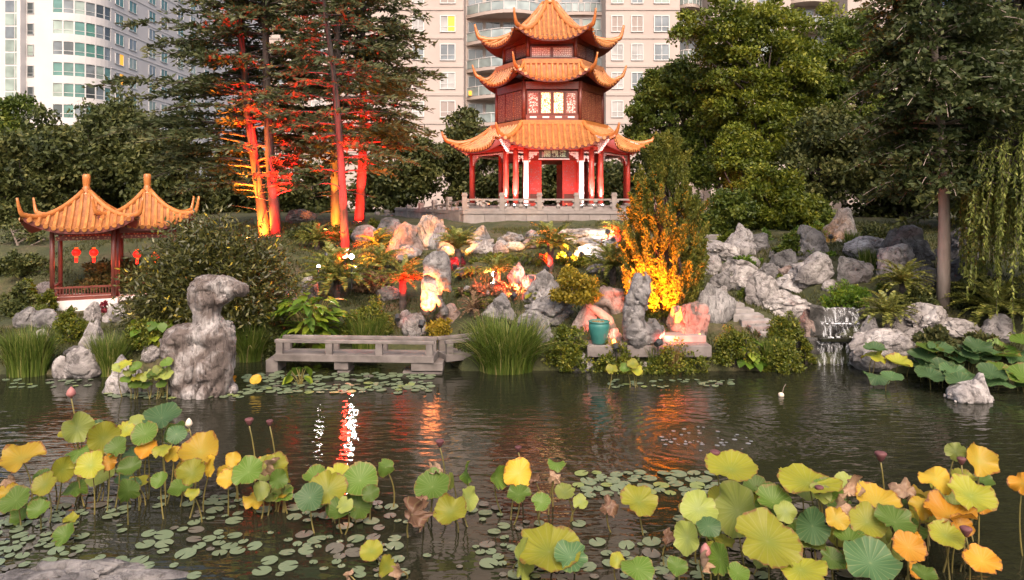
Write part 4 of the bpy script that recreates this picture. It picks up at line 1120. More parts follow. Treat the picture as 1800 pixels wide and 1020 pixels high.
def reeds(name, label, x0, x1, y0, y1, mat, n_, seed, D=None, wid=.014, group='reeds and grasses on the bank', arch=.5, cat='grass clump'):
    r = np.random.default_rng(seed); b_ = G((x0+x1)/2, y1) if D is None else P((x0+x1)/2, y1, D)
    s = b_[1]/FPX; wx_, h = (x1-x0)/2*s, (y1-y0)*s
    t = thing(name, label, cat, b_, group); m_ = 6
    ph = r.uniform(0, 6.28, n_); rr_ = np.sqrt(r.random(n_))
    root = np.stack([np.cos(ph)*rr_*wx_*.55, np.sin(ph)*rr_*wx_*.4, np.full(n_, -.05)], 1)
    L = h*r.uniform(.55, 1.1, n_); az = ph+r.normal(size=n_)*.7; ln = np.abs(r.normal(size=n_))*arch*.5+.08
    u = np.linspace(0, 1, m_)
    cen = root[:, None, :]+np.stack([np.cos(az)[:, None]*(L*ln)[:, None]*u**1.8*1.1, np.sin(az)[:, None]*(L*ln)[:, None]*u**1.8*1.1,
                                     L[:, None]*(u*(1)-ln[:, None]*.42*u**3)], -1)
    wv = np.stack([-np.sin(az+r.normal(size=n_)*.8), np.cos(az), np.zeros(n_)], 1)[:, None, :]*(wid*(1-u**2*.93))[None, :, None]*r.uniform(.6, 1.4, n_)[:, None, None]
    V = np.stack([cen-wv, cen+wv], 2).reshape(n_, m_*2, 3)
    q = np.array([[2*i, 2*i+1, 2*i+3, 2*i+2] for i in range(m_-1)])
    Q = (q[None]+(np.arange(n_)*m_*2)[:, None, None]).reshape(-1, 4)
    ti = np.repeat(np.clip(r.normal(.45, .25, n_), 0, 1), m_*2)
    foliage('blades', (V.reshape(-1, 3), Q, ti), mat, t, np.zeros(3)); return t

# ---- sago palm: one frond mesh, copied around a stout trunk
def frond_mesh(nm, seed, np_=34):
    r = np.random.default_rng(seed); u = np.linspace(.10, 1, np_)
    rib = np.stack([u, 0*u, .42*u-.52*u**2.3], 1)
    C = np.concatenate([rib, rib]); sg_ = np.repeat([1, -1], np_); ul = np.concatenate([u, u])
    ln = .105*np.sin(np.pi*np.clip(ul*.92+.06, 0, 1))**.55
    d = np.stack([.55+0*ul, sg_*1.0, .25+r.normal(size=2*np_)*.08], 1)
    V, Q, T = leaves(C, d, ln*1.15, .036, r.normal(size=2*np_)*.7, np.clip(.5+r.normal(size=2*np_)*.2, 0, 1), 'blade')
    k = len(V); rv = []
    for p in np.stack([np.linspace(0, 1, 9)]*1, 1)[:, 0]:
        z = .42*p-.52*p**2.3; rv += [(p, -.008*(1.2-p), z+.002), (p, .008*(1.2-p), z+.002)]
    rq = np.array([[2*i, 2*i+1, 2*i+3, 2*i+2] for i in range(8)])+k
    return mesh_np(nm, np.concatenate([V, rv]), quads=np.concatenate([Q, rq]), tint=np.concatenate([T, np.full(len(rv), .7)]))
FR = {}
for mt in ('sago', 'brownleaf'):
    me = frond_mesh('frond', 3); me.materials.append(M[mt]); FR[mt] = me
def sago(label, x, y, rpx, seed, trunk_px=18, mat='sago', nf=46, upright=0, D=None):
    r = random.Random(seed); b_ = G(x, y+trunk_px) if D is None else P(x, y+trunk_px, D); s = b_[1]/FPX
    t = thing('sago_palm', label, 'palm', b_, 'sago palms on the slope'); h = trunk_px*s; Rr = rpx*s
    pr = [(.10+.02*(k % 2), -.2+(h+.2)*k/9) for k in range(9)]+[(.12, h-.03), (.04, h+.05)]
    tm = MB().lathe(tuple(b_), pr, 10).build('trunk', M['bark'], t, smooth=False)
    for k in range(nf):
        el = r.uniform(-.30, 1.25) if not upright else r.uniform(.5, 1.35)
        sc_ = Rr*r.uniform(.85, 1.15)
        o = link('frond', FR[mat], None, t, (r.uniform(-.03, .03), r.uniform(-.03, .03), h), Euler((r.uniform(-.25, .25), -el*.8, 2.39996*k+r.uniform(-.2, .2))), (sc_, sc_, sc_))
    return t

# ---- broad-leaved plants with leaves as parts
def bigleaf_mesh(nm, heart=True, tv=.5):
    m_ = 9; u = np.linspace(0, 1, m_); wd_ = np.array([.10, .38, .48, .50, .46, .38, .28, .15, .0]) if heart else np.array([.02, .14, .2, .23, .22, .19, .14, .08, 0])
    V = []; 
    for i in range(m_):
        z = -.35*u[i]**2; V += [(u[i]-.12*heart*(i == 0), -wd_[i], z+.06), (u[i], 0, z), (u[i]-.12*heart*(i == 0), wd_[i], z+.06)]
    Q = [[3*i+a, 3*i+a+1, 3*i+a+4, 3*i+a+3] for i in range(m_-1) for a in (0, 1)]
    return mesh_np(nm, V, quads=Q, tint=np.full(len(V), tv), smooth=True)
BL = {}
for nm, ht in (('heart', True), ('lance', False)): BL[nm] = [bigleaf_mesh('leaf', ht, tv) for tv in (.2, .45, .7, .95)]
def leafplant(name, label, x0, x1, y0, y1, mat, n_, kind, size, seed, D=None, group='leafy plants on the bank'):
    r = random.Random(seed); b_ = G((x0+x1)/2, y1) if D is None else P((x0+x1)/2, y1, D); s = b_[1]/FPX
    t = thing(name, label, 'plant', b_, group); W_, H_ = (x1-x0)/2*s, (y1-y0)*s
    meshes = [q.copy() for q in BL[kind]]
    for q in meshes: q.materials.clear(); q.materials.append(M[mat])
    stx = MB()
    for k in range(n_):
        az = r.uniform(0, 6.28); q = math.sqrt(r.random()); z = H_*r.uniform(.25, .95); p = (q*W_*.8*math.cos(az), q*W_*.55*math.sin(az), z)
        sc_ = size*s*r.uniform(.7, 1.25)
        link('leaf', r.choice(meshes), None, t, p, Euler((r.uniform(-.3, .3), r.uniform(.1, .9) if kind == 'heart' else r.uniform(-.6, .5), az+r.uniform(-.5, .5))), (sc_, sc_, sc_))
        stx.tube([(0, 0, -.1), (p[0]*.4, p[1]*.4, z*.6), p], [.012, .01, .006], 4, caps=False)
    V = np.concatenate(stx.V); link('stems', mesh_np('stems', V, F=stx.F), M['stem'], t); return t
# ------------------------------------------------------------------ conifers
def gb(x, y): return G(x, y)
cedar('cedar_tree', 'cedar with orange lit trunk, leftmost of the cedars', gb(464, 416), 17, (-1.9, .2), 7.4, 'cedar', 21, .13, .36, 7, .25, xlim=(1.0, .72), tuft=(.30, .10))
cedar('cedar_tree', 'cedar with deep red lit trunk right of the orange trunk', gb(487, 413), 19, (-1.2, .3), 5.6, 'cedar', 22, .20, .42, 6, .24, xlim=(.75, 1.0), tuft=(.30, .10))
cedar('cedar_tree', 'cedar with yellow orange lit trunk in the middle of the cedars', gb(594, 402), 18, (-.3, .2), 5.4, 'cedar', 23, .17, .38, 7, .23, xlim=(.8, 1.0), tuft=(.30, .10))
cedar('cedar_tree', 'slender leaning cedar with red and yellow lit trunk, nearest the pond', gb(613, 444), 15, (-1.6, .5), 3.4, 'cedar', 24, .20, .45, 5, .17, tuft=(.28, .09))
cedar('cedar_tree', 'cedar with red lit trunk nearest the pagoda', gb(632, 389), 18, (.3, .3), 5.6, 'cedar', 25, .20, .38, 7, .26, xlim=(.8, .95), tuft=(.30, .10))
cedar('fir_tree', 'dark feathery fir with pale bare lower trunk on the right slope', gb(1660, 541), 13, (-.25, .3), 3.9, 'fir', 31, .27, .30, 8, .18, bark='bark_pale', droop=.30, tuft=(.19, .09), dens=2.7, prof=.55, xlim=(.82, 1.1), group='trees around the pond', flat=.8, up=.2, low_dead=False, thin=False, inner=.15)
cedar('fir_tree', 'dark fir behind the willow at the right edge', P(1790, 430, 29), 16, (0, 0), 5.2, 'dark', 33, .10, .42, 7, .26, bark='bark_dark', droop=.25, tuft=(.34, .14), dens=1.0, prof=.5, group='trees around the pond', flat=.8, up=.2, low_dead=False, thin=False, inner=.15)

# ------------------------------------------------------------------ broadleaf trees
def bt(label, x, ytop, ybot, wpx, D, mat, nclump, per, leaf, seed, tr_=.22, lobes=4, name='broadleaf_tree', **kw):
    base = np.array([(x-900)*D/FPX, D, float(ground_z((x-900)*D/FPX, D))]); s = D/FPX; r = np.random.default_rng(seed+1)
    zt = CH+(HY-ytop)*s-base[2]; zb = CH+(HY-ybot)*s-base[2]; W_ = wpx/2*s; zc = (zt+zb)/2; hz_ = (zt-zb)/2
    cr = [(0, 0, zc, W_*.72, W_*.6, hz_*.86)]
    for k in range(lobes):
        a = r.uniform(-1, 1); cr.append((a*W_*.62, r.uniform(-.4, .3)*W_, zc+r.uniform(-.6, .6)*hz_, W_*.38, W_*.34, hz_*.38))
    cr.append((r.uniform(-.2, .2)*W_, 0, zt-hz_*.3, W_*.4, W_*.35, hz_*.32))
    return broad_tree(name, label, base, zt, cr, mat, nclump, per, leaf, seed, tr_, **kw)
bt('bushy green tree right beside the pagoda roofs', 1172, 105, 330, 200, 47, 'broad_b', 190, 220, .24, 41, clump_r=(.35, .75))
bt('tall broad green tree with open crown, largest right of the pagoda', 1330, -20, 310, 300, 43, 'broad', 330, 230, .22, 42, .3, 8, clump_r=(.35, .8))
bt('blue green tree behind between the broad tree and the fir', 1490, 10, 330, 220, 50, 'broad_b', 200, 230, .25, 43, clump_r=(.45, .85))
bt('green tree directly right of the juniper top', 1262, 140, 340, 120, 45, 'broad_b', 100, 220, .24, 64, clump_r=(.35, .75))
bt('green tree low between the juniper and the broad tree', 1300, 215, 350, 110, 39, 'broad', 80, 220, .2, 65, clump_r=(.3, .65))
bt('dark tree in shade in front of the broad green tree', 1440, 190, 400, 190, 38, 'dark', 90, 165, 0.264, 44)
bt('low light green tree above the white shard rock', 1355, 285, 420, 140, 31, 'broad', 70, 260, .17, 45, .1, clump_r=(.3, .6))
bt('round green shrub tree right of the narrow stairs', 1285, 325, 430, 95, 30, 'broad_b', 45, 260, .16, 46, .08, clump_r=(.3, .5))
bt('low dark green tree left of the pointed purple rock', 1425, 345, 440, 100, 31, 'broad_b', 45, 260, .17, 47, .08, clump_r=(.3, .55))
bt('dark leafy tree at the top right corner', 1700, -60, 330, 230, 36, 'dark', 120, 165, 0.300, 48, clump_r=(.6, 1.1))
bt('dark leafy tree far right behind the rocks', 1590, 180, 450, 200, 40, 'dark', 90, 165, 0.300, 49, clump_r=(.6, 1.1))
bt('dark thicket tree at right edge beyond the willow', 1770, 220, 480, 220, 31, 'dark', 90, 165, 0.264, 50, clump_r=(.5, 1.0))
bt('dark green tree top left below the white tower', 40, 165, 400, 150, 48, 'broad_b', 80, 280, .26, 51, clump_r=(.5, 1.0))
bt('dark pine tree left of the cedars, behind the pavilion finial', 190, 165, 420, 190, 44, 'dark', 110, 165, 0.300, 52, clump_r=(.6, 1.1))
bt('dark pine tree behind the left pavilion roof', 90, 205, 440, 170, 40, 'dark', 100, 165, 0.288, 53, clump_r=(.6, 1.1))
bt('dark tree behind the right pavilion roof', 290, 215, 430, 180, 42, 'dark', 100, 165, 0.288, 54, clump_r=(.6, 1.1))
bt('dark tree at the left edge behind the bare branches', 0, 230, 470, 130, 34, 'dark', 70, 165, 0.240, 55, clump_r=(.4, .8))
bt('dark tree far behind the cedar trunks', 400, 255, 410, 200, 50, 'dark', 70, 165, 0.312, 56, clump_r=(.6, 1.1))
bt('dark tree behind the red trunk and ramp', 545, 290, 400, 180, 50, 'dark', 60, 165, 0.312, 57, clump_r=(.6, 1.1))
bt('dark tree behind the ramp balustrade', 700, 225, 385, 190, 54, 'dark', 90, 165, 0.336, 58, clump_r=(.6, 1.1))
bt('dark conifer like tree left of the pagoda upper floor', 815, 195, 385, 120, 56, 'dark', 70, 165, 0.336, 59, clump_r=(.6, 1.0))
bt('dark tree seen between the pagoda columns, left', 905, 285, 385, 150, 57, 'dark', 60, 165, 0.360, 60, clump_r=(.6, 1.0))
bt('dark tree seen through the pagoda doorway', 990, 290, 385, 130, 58, 'dark', 50, 165, 0.360, 61, clump_r=(.6, 1.0))
bt('dark tree behind the pagoda columns, right', 1085, 275, 385, 140, 56, 'dark', 60, 165, 0.360, 62, clump_r=(.6, 1.0))
bt('small grey branched tree on the slope left of the pavilion', 38, 385, 440, 90, 31, 'dark', 8, 120, .14, 63, .07, bark='bark_pale', trunks=2, clump_r=(.3, .5))

# ------------------------------------------------------------------ willow at the right edge
def willow():
    b_ = gb(1868, 585); r = np.random.default_rng(70); t = thing('willow_tree', 'weeping willow trailing its strands at the right edge', 'tree', b_, 'trees around the pond')
    tb = MB(); top = b_+np.array([.2, .5, 4.6]); tb.tube(bez(b_-[0, 0, .3], top, r, .04, 7), np.linspace(.3, .16, 7), 9)
    C, Dv = [], []
    for k in range(460):
        az = r.uniform(0, 6.28); q = math.sqrt(r.uniform(.12, 1)); hp_ = top+np.array([math.cos(az)*2.1*q, math.sin(az)*2.0*q, 1.25*math.cos(q*1.45)-.1+r.normal()*.2])
        if k % 5 == 0: tb.tube(bez(top-[0, 0, r.uniform(0, 1)], hp_, r, .1, 6), np.linspace(.07, .012, 6), 5, caps=False)
        L = r.uniform(1.6, 4.6)*(.6+.4*q); n_ = int(L/.03); s = np.linspace(0, 1, n_); out = np.array([math.cos(az), math.sin(az), 0])
        p = hp_+out*(.55*s**.5)[:, None]*r.uniform(.2, 1)+np.array([0, 0, -1])*(L*s)[:, None]+np.stack([.06*np.sin(s*9+k), .06*np.cos(s*7+k), 0*s], 1)
        p = p[p[:, 2] > b_[2]-.3]; n_ = len(p)
        if n_ < 4: continue
        tb.tube(p[::max(1, n_//8)] if len(p[::max(1, n_//8)]) > 2 else p, .006, 3, caps=False)
        C.append(p); d = np.tile([0, 0, -1.], (n_, 1))+r.normal(size=(n_, 3))*.45; Dv.append(d)
    C, Dv = np.concatenate(C), np.concatenate(Dv); n_ = len(C)
    foliage('strands', leaves(C, Dv, r.uniform(.11, .18, n_), .05, r.uniform(0, 6.28, n_), np.clip(r.normal(.5, .22, n_), 0, 1)), 'willow', t, b_)
    tb.build('trunk', M['bark'], t, smooth=True)
willow()

# ------------------------------------------------------------------ flame shaped juniper
def juniper():
    b_ = gb(1168, 554); r = np.random.default_rng(80); t = thing('juniper_tree', 'tall flame shaped juniper lit orange from below', 'tree', b_, 'trees around the pond')
    s = b_[1]/FPX; Hh = (556-238)*s
    tb = MB(); C, Dv, T = [], [], []
    for k in range(5):
        q = b_+np.array([r.normal()*.35, r.normal()*.25, Hh*r.uniform(.5, .8)]); tb.tube(bez(b_+np.array([.12*(k-2), -.25+.05*r.normal(), -.6]), q, r, .07, 9), np.linspace(.085, .02, 9), 7)
    prof_h = [0, .05, .12, .25, .42, .58, .72, .86, 1.0]; prof_r = [.25, .62, .92, 1.08, 1.10, .92, .72, .42, .10]
    for k in range(470):
        h = r.random()**1.05*.95+.04; Rm = np.interp(h, prof_h, prof_r)*Hh*.19*1.02; az = r.uniform(0, 6.28); q = math.sqrt(r.uniform(.25, 1))
        o = b_+np.array([math.cos(az)*Rm*q, math.sin(az)*Rm*q*.75, h*Hh-.35]); out = np.array([math.cos(az), math.sin(az), 0])
        ax = out*r.uniform(.1, .5)+np.array([0, 0, 1.])+r.normal(size=3)*.12; ax /= np.linalg.norm(ax); L = r.uniform(.45, .95)*(1.05-.35*h); n_ = int(330*L)
        u = r.random(n_); w_ = .17*L*np.sin(np.pi*np.clip(u*.85+.12, 0, 1))**.8
        pt = o+ax*(L*u)[:, None]+rdir(n_, r)*(w_*r.random(n_)**.4)[:, None]
        C.append(pt); Dv.append(ax+rdir(n_, r)*.75); T.append(np.clip(.42+r.normal()*.18+r.normal(size=n_)*.16, 0, 1))
        if k % 6 == 0: tb.tube(bez(b_+np.array([0, 0, h*Hh*.45]), o, r, .1, 6), np.linspace(.03, .01, 6), 5, caps=False)
    C, Dv, T = np.concatenate(C), np.concatenate(Dv), np.concatenate(T); n_ = len(C)
    foliage('crown', leaves(C, Dv, r.uniform(.05, .10, n_), r.uniform(.03, .052, n_), r.uniform(0, 6.28, n_), T), 'juniper', t, b_)
    tb.build('trunk', M['bark'], t, smooth=True)
juniper()

# leaning little golden maple with a thick pinkish trunk behind the pot
def maple():
    b_ = gb(1080, 583); r = np.random.default_rng(88); t = thing('maple_tree', 'small leaning maple with golden crown behind the teal pot', 'tree', b_, 'trees around the pond'); D = b_[1]
    tb = MB(); p1 = P(1052, 548, D); p2 = P(1030, 533, D+.1); p3 = P(1005, 515, D+.1)
    tb.tube([b_-[0, 0, .15], P(1070, 562, D), p1, p2, p3], [.15, .13, .12, .08, .04], 9)
    C = []
    for (x, y, rx, ry) in ((1005, 493, 26, 16), (985, 518, 22, 12), (1030, 500, 26, 18), (1012, 522, 30, 13), (1038, 520, 20, 12), (1000, 478, 14, 9)):
        n_ = 900; s = D/FPX; c_ = P(x, y, D+r.uniform(-.2, .3)); C.append(c_+rdir(n_, r)*(r.random(n_)**.5)[:, None]*np.array([rx*s, rx*s*.8, ry*s]))
        tb.tube(bez(p3, c_, r, .1, 5), np.linspace(.03, .008, 5), 5, caps=False)
    C = np.concatenate(C); n_ = len(C)
    foliage('crown', leaves(C, rdir(n_, r), r.uniform(.06, .11, n_), r.uniform(.04, .07, n_), r.uniform(0, 6.28, n_), np.clip(r.normal(.35, .25, n_), 0, 1)), 'gold', t, b_)
    tb.build('trunk', M['bark_pale'], t, smooth=True)
maple()
rock(1008, 1050, 540, 584, 'shard', 'warm', 'pink lit pointed rock under the golden maple', 977)

# ------------------------------------------------------------------ sago palms
sago('largest green sago palm beside the white lamp', 592, 493, 78, 1, 40, nf=60)
sago('olive sago palm under the cedars, farthest left', 557, 424, 40, 2, 14)
sago('orange lit sago palm at the foot of the leaning trunk', 660, 432, 40, 3, 12)
sago('orange green sago palm just below the orange lit one', 672, 466, 42, 4, 14)
sago('sago palm with red lit trunk left of the glowing rock', 708, 492, 48, 5, 52, nf=52)
sago('upright orange sago palm with red base below the ribbed stone', 805, 440, 46, 6, 34, upright=1)
sago('white lit sago palm with red trunk in the middle lawn', 873, 478, 38, 7, 32, nf=40)
sago('dark sago palm with bright red trunk in the middle of the slope', 968, 430, 50, 8, 46, nf=54)
sago('red lit sago palm at the left edge of the juniper', 1086, 412, 36, 9, 16)
sago('green sago palm left of the juniper flame', 1077, 470, 54, 10, 34, nf=54)
sago('dry brown sago palm above the bridge end', 832, 545, 34, 11, 10, 'brownleaf', 28)
sago('upper green sago palm right above the waterfall', 1588, 498, 52, 12, 40, nf=50)
sago('lower green sago palm right beside the waterfall', 1560, 552, 52, 13, 36, nf=52)
sago('wide spreading sago palm near the right edge', 1748, 545, 76, 14, 22, nf=56)

# ------------------------------------------------------------------ shrubs, hedges, reeds, leafy plants
mound('flowering_bush', 'large dark evergreen bush with yellow berries beside the pavilion', 'bush', 212, 532, 366, 560, 'bush', 26000, .17, 201, dep=.62, elong=.32, wild=.30)
SH = 'shrubs on the slope and bank'
for i, a in enumerate([
 ('clipped ivy mound right of the ornamental grass', 952, 1038, 562, 655, 'ivy', 5200, .085),
 ('ivy spilling over the ledge below the standing stone', 1040, 1130, 604, 656, 'ivy', 4200, .085),
 ('ivy covered bank below the pink folded rock', 1120, 1250, 604, 657, 'ivy', 5200, .08),
 ('round clipped green shrub left of the rough steps', 1248, 1338, 562, 640, 'ivy', 5600, .075),
 ('trailing green bank plants between steps and waterfall', 1335, 1415, 590, 654, 'ivy', 4600, .08),
 ('small round shrub beside the tan boulder', 1345, 1412, 540, 600, 'ivy', 3600, .08),
 ('bright yellow green hedge on the right rocks', 1255, 1358, 446, 466, 'lush', 2600, .09),
 ('green hedge above the waterfall', 1437, 1540, 497, 540, 'lush', 3600, .09),
 ('yellow green shrub below the pointed purple rock', 1392, 1460, 388, 420, 'lush', 1500, .11),
 ('dark grassy shrub behind the low pale boulder', 1600, 1690, 575, 632, 'grass', 3600, .12),
 ('dark tufted shrub at right bank', 1690, 1760, 580, 625, 'grass', 2600, .12),
 ('dark shrub under the willow', 1680, 1800, 480, 545, 'dark', 4000, .13),
 ('leafy mound left of the upright pointed rock', 96, 160, 535, 600, 'ivy', 3600, .09),
 ('dark shrub behind the far left twin boulders', 0, 60, 485, 560, 'dark', 3000, .13),
 ('yellow green shrub left of the pavilion', 22, 70, 478, 535, 'broad', 2400, .12),
 ('green shrub touching the left pavilion post', 60, 106, 505, 550, 'ivy', 2200, .10),
 ('dark hedge on the hill behind the pavilion', 110, 300, 455, 505, 'dark', 5000, .15),
 ('dark hedge left of the pavilion on the hill', -20, 100, 440, 480, 'dark', 3200, .15),
 ('red leaved shrub on the boulder before the pavilion', 166, 196, 526, 548, 'redleaf', 700, .10),
 ('dark low shrub right of the beast rock neck', 400, 500, 545, 606, 'dark', 4200, .10),
 ('green shrub mound under the glowing rock', 610, 700, 520, 585, 'ivy', 4600, .085),
 ('yellow creeper over the rocks behind the bridge corner', 738, 810, 553, 600, 'gold', 2000, .075),
 ('dark low shrub under the bridge start', 455, 528, 612, 662, 'dark', 3200, .09),
 ('green shrub between big sago and bridge', 590, 660, 555, 600, 'ivy', 2600, .09),
 ('low green mound behind the beast rock', 215, 300, 560, 612, 'ivy', 3600, .085),
 ('low hedge strip along the lawn edge left part', 820, 930, 446, 462, 'ivy', 2600, .10),
 ('low hedge strip lit yellow along the lawn edge', 925, 1065, 447, 463, 'ivy', 3000, .10),
 ('dry ground cover lit red left of the white lit palm', 800, 925, 498, 514, 'brownleaf', 2400, .10),
 ('red flowering plant at the foot of the upright palm', 786, 822, 452, 474, 'redleaf', 1100, .10),
 ('dry low plants lit orange below the orange palms', 615, 690, 478, 512, 'brownleaf', 2600, .12),
 ('dark green shrub left of the narrow stairs', 1205, 1240, 330, 420, 'broad_b', 2600, .13),
 ('round green bush right of the narrow stairs', 1262, 1300, 400, 430, 'broad', 1600, .12),
 ('green bush above the white boulders', 1355, 1420, 400, 450, 'broad_b', 2600, .13),
 ('dark undergrowth between the two pairs of cedars', 500, 575, 388, 420, 'dark', 2400, .14),
 ('dark undergrowth behind the bush left of the cedars', 300, 400, 385, 430, 'dark', 2800, .14),
 ('brown green undergrowth right of the leaning cedar', 640, 690, 385, 408, 'ivy', 1500, .12),
 ('olive shrub behind the smooth boulder', 575, 625, 395, 425, 'ivy', 1600, .12),
 ('low shrub under the fir trunk', 1560, 1660, 505, 545, 'dark', 3400, .11),
 ('dark shrub between right rocks', 1500, 1580, 395, 430, 'dark', 2600, .13),
 ('dark shrub behind the fir trunk', 1640, 1700, 490, 530, 'dark', 2400, .12),
 ('ivy hanging over the left waterfall ledge', 1395, 1436, 600, 650, 'ivy', 1800, .07),
]):
    mound('shrub', a[0], 'shrub', *a[1:5], a[5], a[6], a[7], 300+i*3, group=SH)
RG = [
 ('tall ornamental grass clump at the bridge end', 808, 972, 545, 655, 'reed', 1500, .016, .75),
 ('dense green reeds at the far left bank', -10, 108, 575, 664, 'reed', 1500, .013, .35),
 ('green reeds left of the beast rock', 150, 232, 580, 662, 'reed', 900, .012, .4),
 ('reeds between the beast rock and the bridge', 398, 478, 585, 662, 'reed', 900, .013, .6),
 ('fine grass clump behind the bridge rail', 600, 690, 545, 612, 'reed', 800, .012, .5),
 ('dry straw coloured grass on the bank', 1155, 1210, 600, 655, 'needle_dry', 260, .010, .4),
 ('short green reed tuft beside the dry grass', 1130, 1165, 598, 645, 'reed', 240, .011, .4),
 ('narrow green reeds left of the waterfall', 1330, 1385, 590, 640, 'reed', 500, .011, .3),
 ('reed tuft between the pale domed rock and saddle rock', 1500, 1550, 432, 470, 'reed', 300, .014, .3),
 ('dark strappy tuft under the pointed purple rock', 1478, 1520, 400, 435, 'reed', 260, .016, .4),
 ('short reeds left of the pavilion base', 40, 90, 530, 560, 'reed', 360, .012, .4),
]
for i, a in enumerate(RG): reeds('grass_clump', a[0], *a[1:5], a[5], a[6], 500+i, wid=a[7], arch=a[8])
leafplant('leafy_plant', 'lush bright green plant behind the bridge start', 488, 600, 520, 612, 'lush', 120, 'lance', 30, 1)
leafplant('leafy_plant', 'arrow leaved bright green plant at the waterline left of waterfall', 1290, 1342, 598, 655, 'lush', 22, 'heart', 17, 2)
leafplant('leafy_plant', 'yellow green leafy plant behind the beast rock', 218, 322, 560, 606, 'lush', 46, 'heart', 16, 3)
leafplant('leafy_plant', 'broad green leaves low behind the bridge', 520, 590, 575, 618, 'lush', 34, 'heart', 20, 4)
leafplant('leafy_plant', 'pale leafy sprig in the water before the bridge', 500, 556, 645, 682, 'lush', 12, 'heart', 17, 5, D=17.0)

rs_ = random.Random(31)
for i in range(20):
    x, y = rs_.uniform(1235, 1480), rs_.uniform(425, 560); w_ = rs_.uniform(13, 24)
    if 1270 < x < 1375 and 515 < y < 600: continue
    rock(x-w_/2, x+w_/2, y-w_*rs_.uniform(.6, .9), y, rs_.choice(['block', 'round', 'slab']), rs_.choice(['pale', 'pale', 'grey']), 'small boulder wedged among the bigger rocks of the right slope', 2000+i*3, sub=3)
for i in range(16):
    x, y = rs_.uniform(640, 1090), rs_.uniform(405, 545); w_ = rs_.uniform(12, 24)
    rock(x-w_/2, x+w_/2, y-w_*rs_.uniform(.5, .8), y, rs_.choice(['block', 'round', 'slab']), rs_.choice(['pale', 'grey']), 'small boulder lying in the lawn of the middle slope', 2100+i*3, sub=3)
for i in range(13):
    x, y = rs_.uniform(630, 1080), rs_.uniform(430, 540); w_ = rs_.uniform(26, 40)
    leafplant('fern', 'low fern growing in the middle slope between the palms', x-w_/2, x+w_/2, y-w_*.5, y, 'ivy', 22, 'lance', 14, 900+i, group='ferns on the middle slope')
for i in range(11):
    x, y = rs_.uniform(1255, 1640), rs_.uniform(415, 530); w_ = rs_.uniform(24, 40)
    mound('shrub', 'small green tuft growing between rocks of the right slope', 'shrub', x-w_/2, x+w_/2, y-w_*.5, y, rs_.choice(['ivy', 'lush', 'broad_b']), 420, .09, 950+i*3, group='green tufts on the right slope')
# grass and ground cover on the slope
def cover():
    r = np.random.default_rng(600); n_ = 124000
    X = r.uniform(-19, 19, n_); d = .25+r.random(n_)**1.25*16.5; D = np.interp(X, _sX, _sD)+d; z = ground_z(X, D)
    pn = np.stack([X, D, z*0], 1); k = (fbm(pn*.7, 3, 3) > -.25) & (D < 34.5); X, D, z, pn = X[k], D[k], z[k], pn[k]; n_ = len(X)
    c_ = np.stack([X, D, z-.03+.07*fbm(pn*.9, 3, 3)], 1)
    ti = np.clip(.45+.3*fbm(pn*.5, 8, 2)+r.normal(size=n_)*.18, 0, 1)
    V, Q, T = leaves(c_, rdir(n_, r)*.6+np.array([0, 0, 1.0]), r.uniform(.08, .20, n_), r.uniform(.02, .045, n_), r.uniform(0, 6.28, n_), ti, 'blade')
    o = link('ground_cover', mesh_np('ground_cover', V, quads=Q, tint=T), M['grass'])
    tag(o, 'short grass and ground cover over the garden slope', 'grass', kind='stuff')
cover()
# ------------------------------------------------------------------ ledge, pot, post, float
lg = thing('stone_ledge', 'low pinkish stone ledge under the folded rock and standing stone', 'ledge', (4.2, 18.7, .5))
for i, (x0, x1) in enumerate(((1030, 1098), (1099, 1172), (1173, 1246))):
    a, c_ = P(x0, 606, 18.6), P(x1, 606, 18.6)
    MB().box(((a[0]+c_[0])/2, 18.75, .50), (c_[0]-a[0]-.01, .9, .30)).build('kerb_stone', M['stone_dark'], lg, bevel=.02)
a = P(1205, 590, 18.6); MB().box((a[0], 18.95, .74), (1.15, .5, .18)).build('raised_slab', M['stone'], lg, bevel=.015)
pb = P(1053, 604, 18.55); pb[2] = .652
pot = thing('planter_pot', 'teal glazed ceramic pot standing on the stone ledge', 'pot', pb)
MB().lathe(pb, [(.16, 0), (.19, .04), (.25, .28), (.275, .44), (.27, .53), (.255, .55), (.285, .57), (.285, .60), (.25, .60), (.245, .52)], 28).build('pot_body', M['teal'], pot, smooth=True)
MB().lathe(pb+[0, 0, .5], [(.24, 0), (.1, .03), (0, .035)], 16, caps=False).build('soil', M['soil'], pot, smooth=True)
r_ = np.random.default_rng(7); n_ = 160
foliage('sprouts', leaves(rdir(n_, r_)*.15*np.array([1, 1, .1])+[0, 0, .53], rdir(n_, r_)+[0, 0, 1.2], .08, .02, r_.uniform(0, 6, n_), r_.random(n_)), 'needle_dry', pot, np.zeros(3))
up = P(685, 572, 18.95); up[2] = float(ground_z(up[0], up[1]))
ut = thing('utility_post', 'small grey green utility post behind the bridge', 'post', up)
MB().box(up+[0, 0, .3], (.12, .12, .64)).build('post_body', M['post_green'], ut, bevel=.01)
for dz in (.2, .42): MB().box(up+[0, -.06, dz], (.06, .02, .05)).build('socket', M['metal_dark'], ut)
fb = P(1373, 697, 15.98); fb[2] = 0
fo_ = thing('float_ball', 'small cream float ball on the open water', 'float', fb)
MB().lathe(fb+[0, 0, -.03], [(.01, 0), (.05, .02), (.065, .06), (.05, .105), (.01, .12)], 14).build('ball', M['ball'], fo_, smooth=True)
MB().tube([fb+[.03, 0, .08], fb+[.06, 0, .2], fb+[.11, 0, .28]], .006, 5).build('twig', M['bark_pale'], fo_)
M['bubble'] = surf('dim foam', (.10, .11, .12), (.26, .27, .28), 20, .3, .5)
sp = P(1235, 772, 13.17); sp[2] = 0
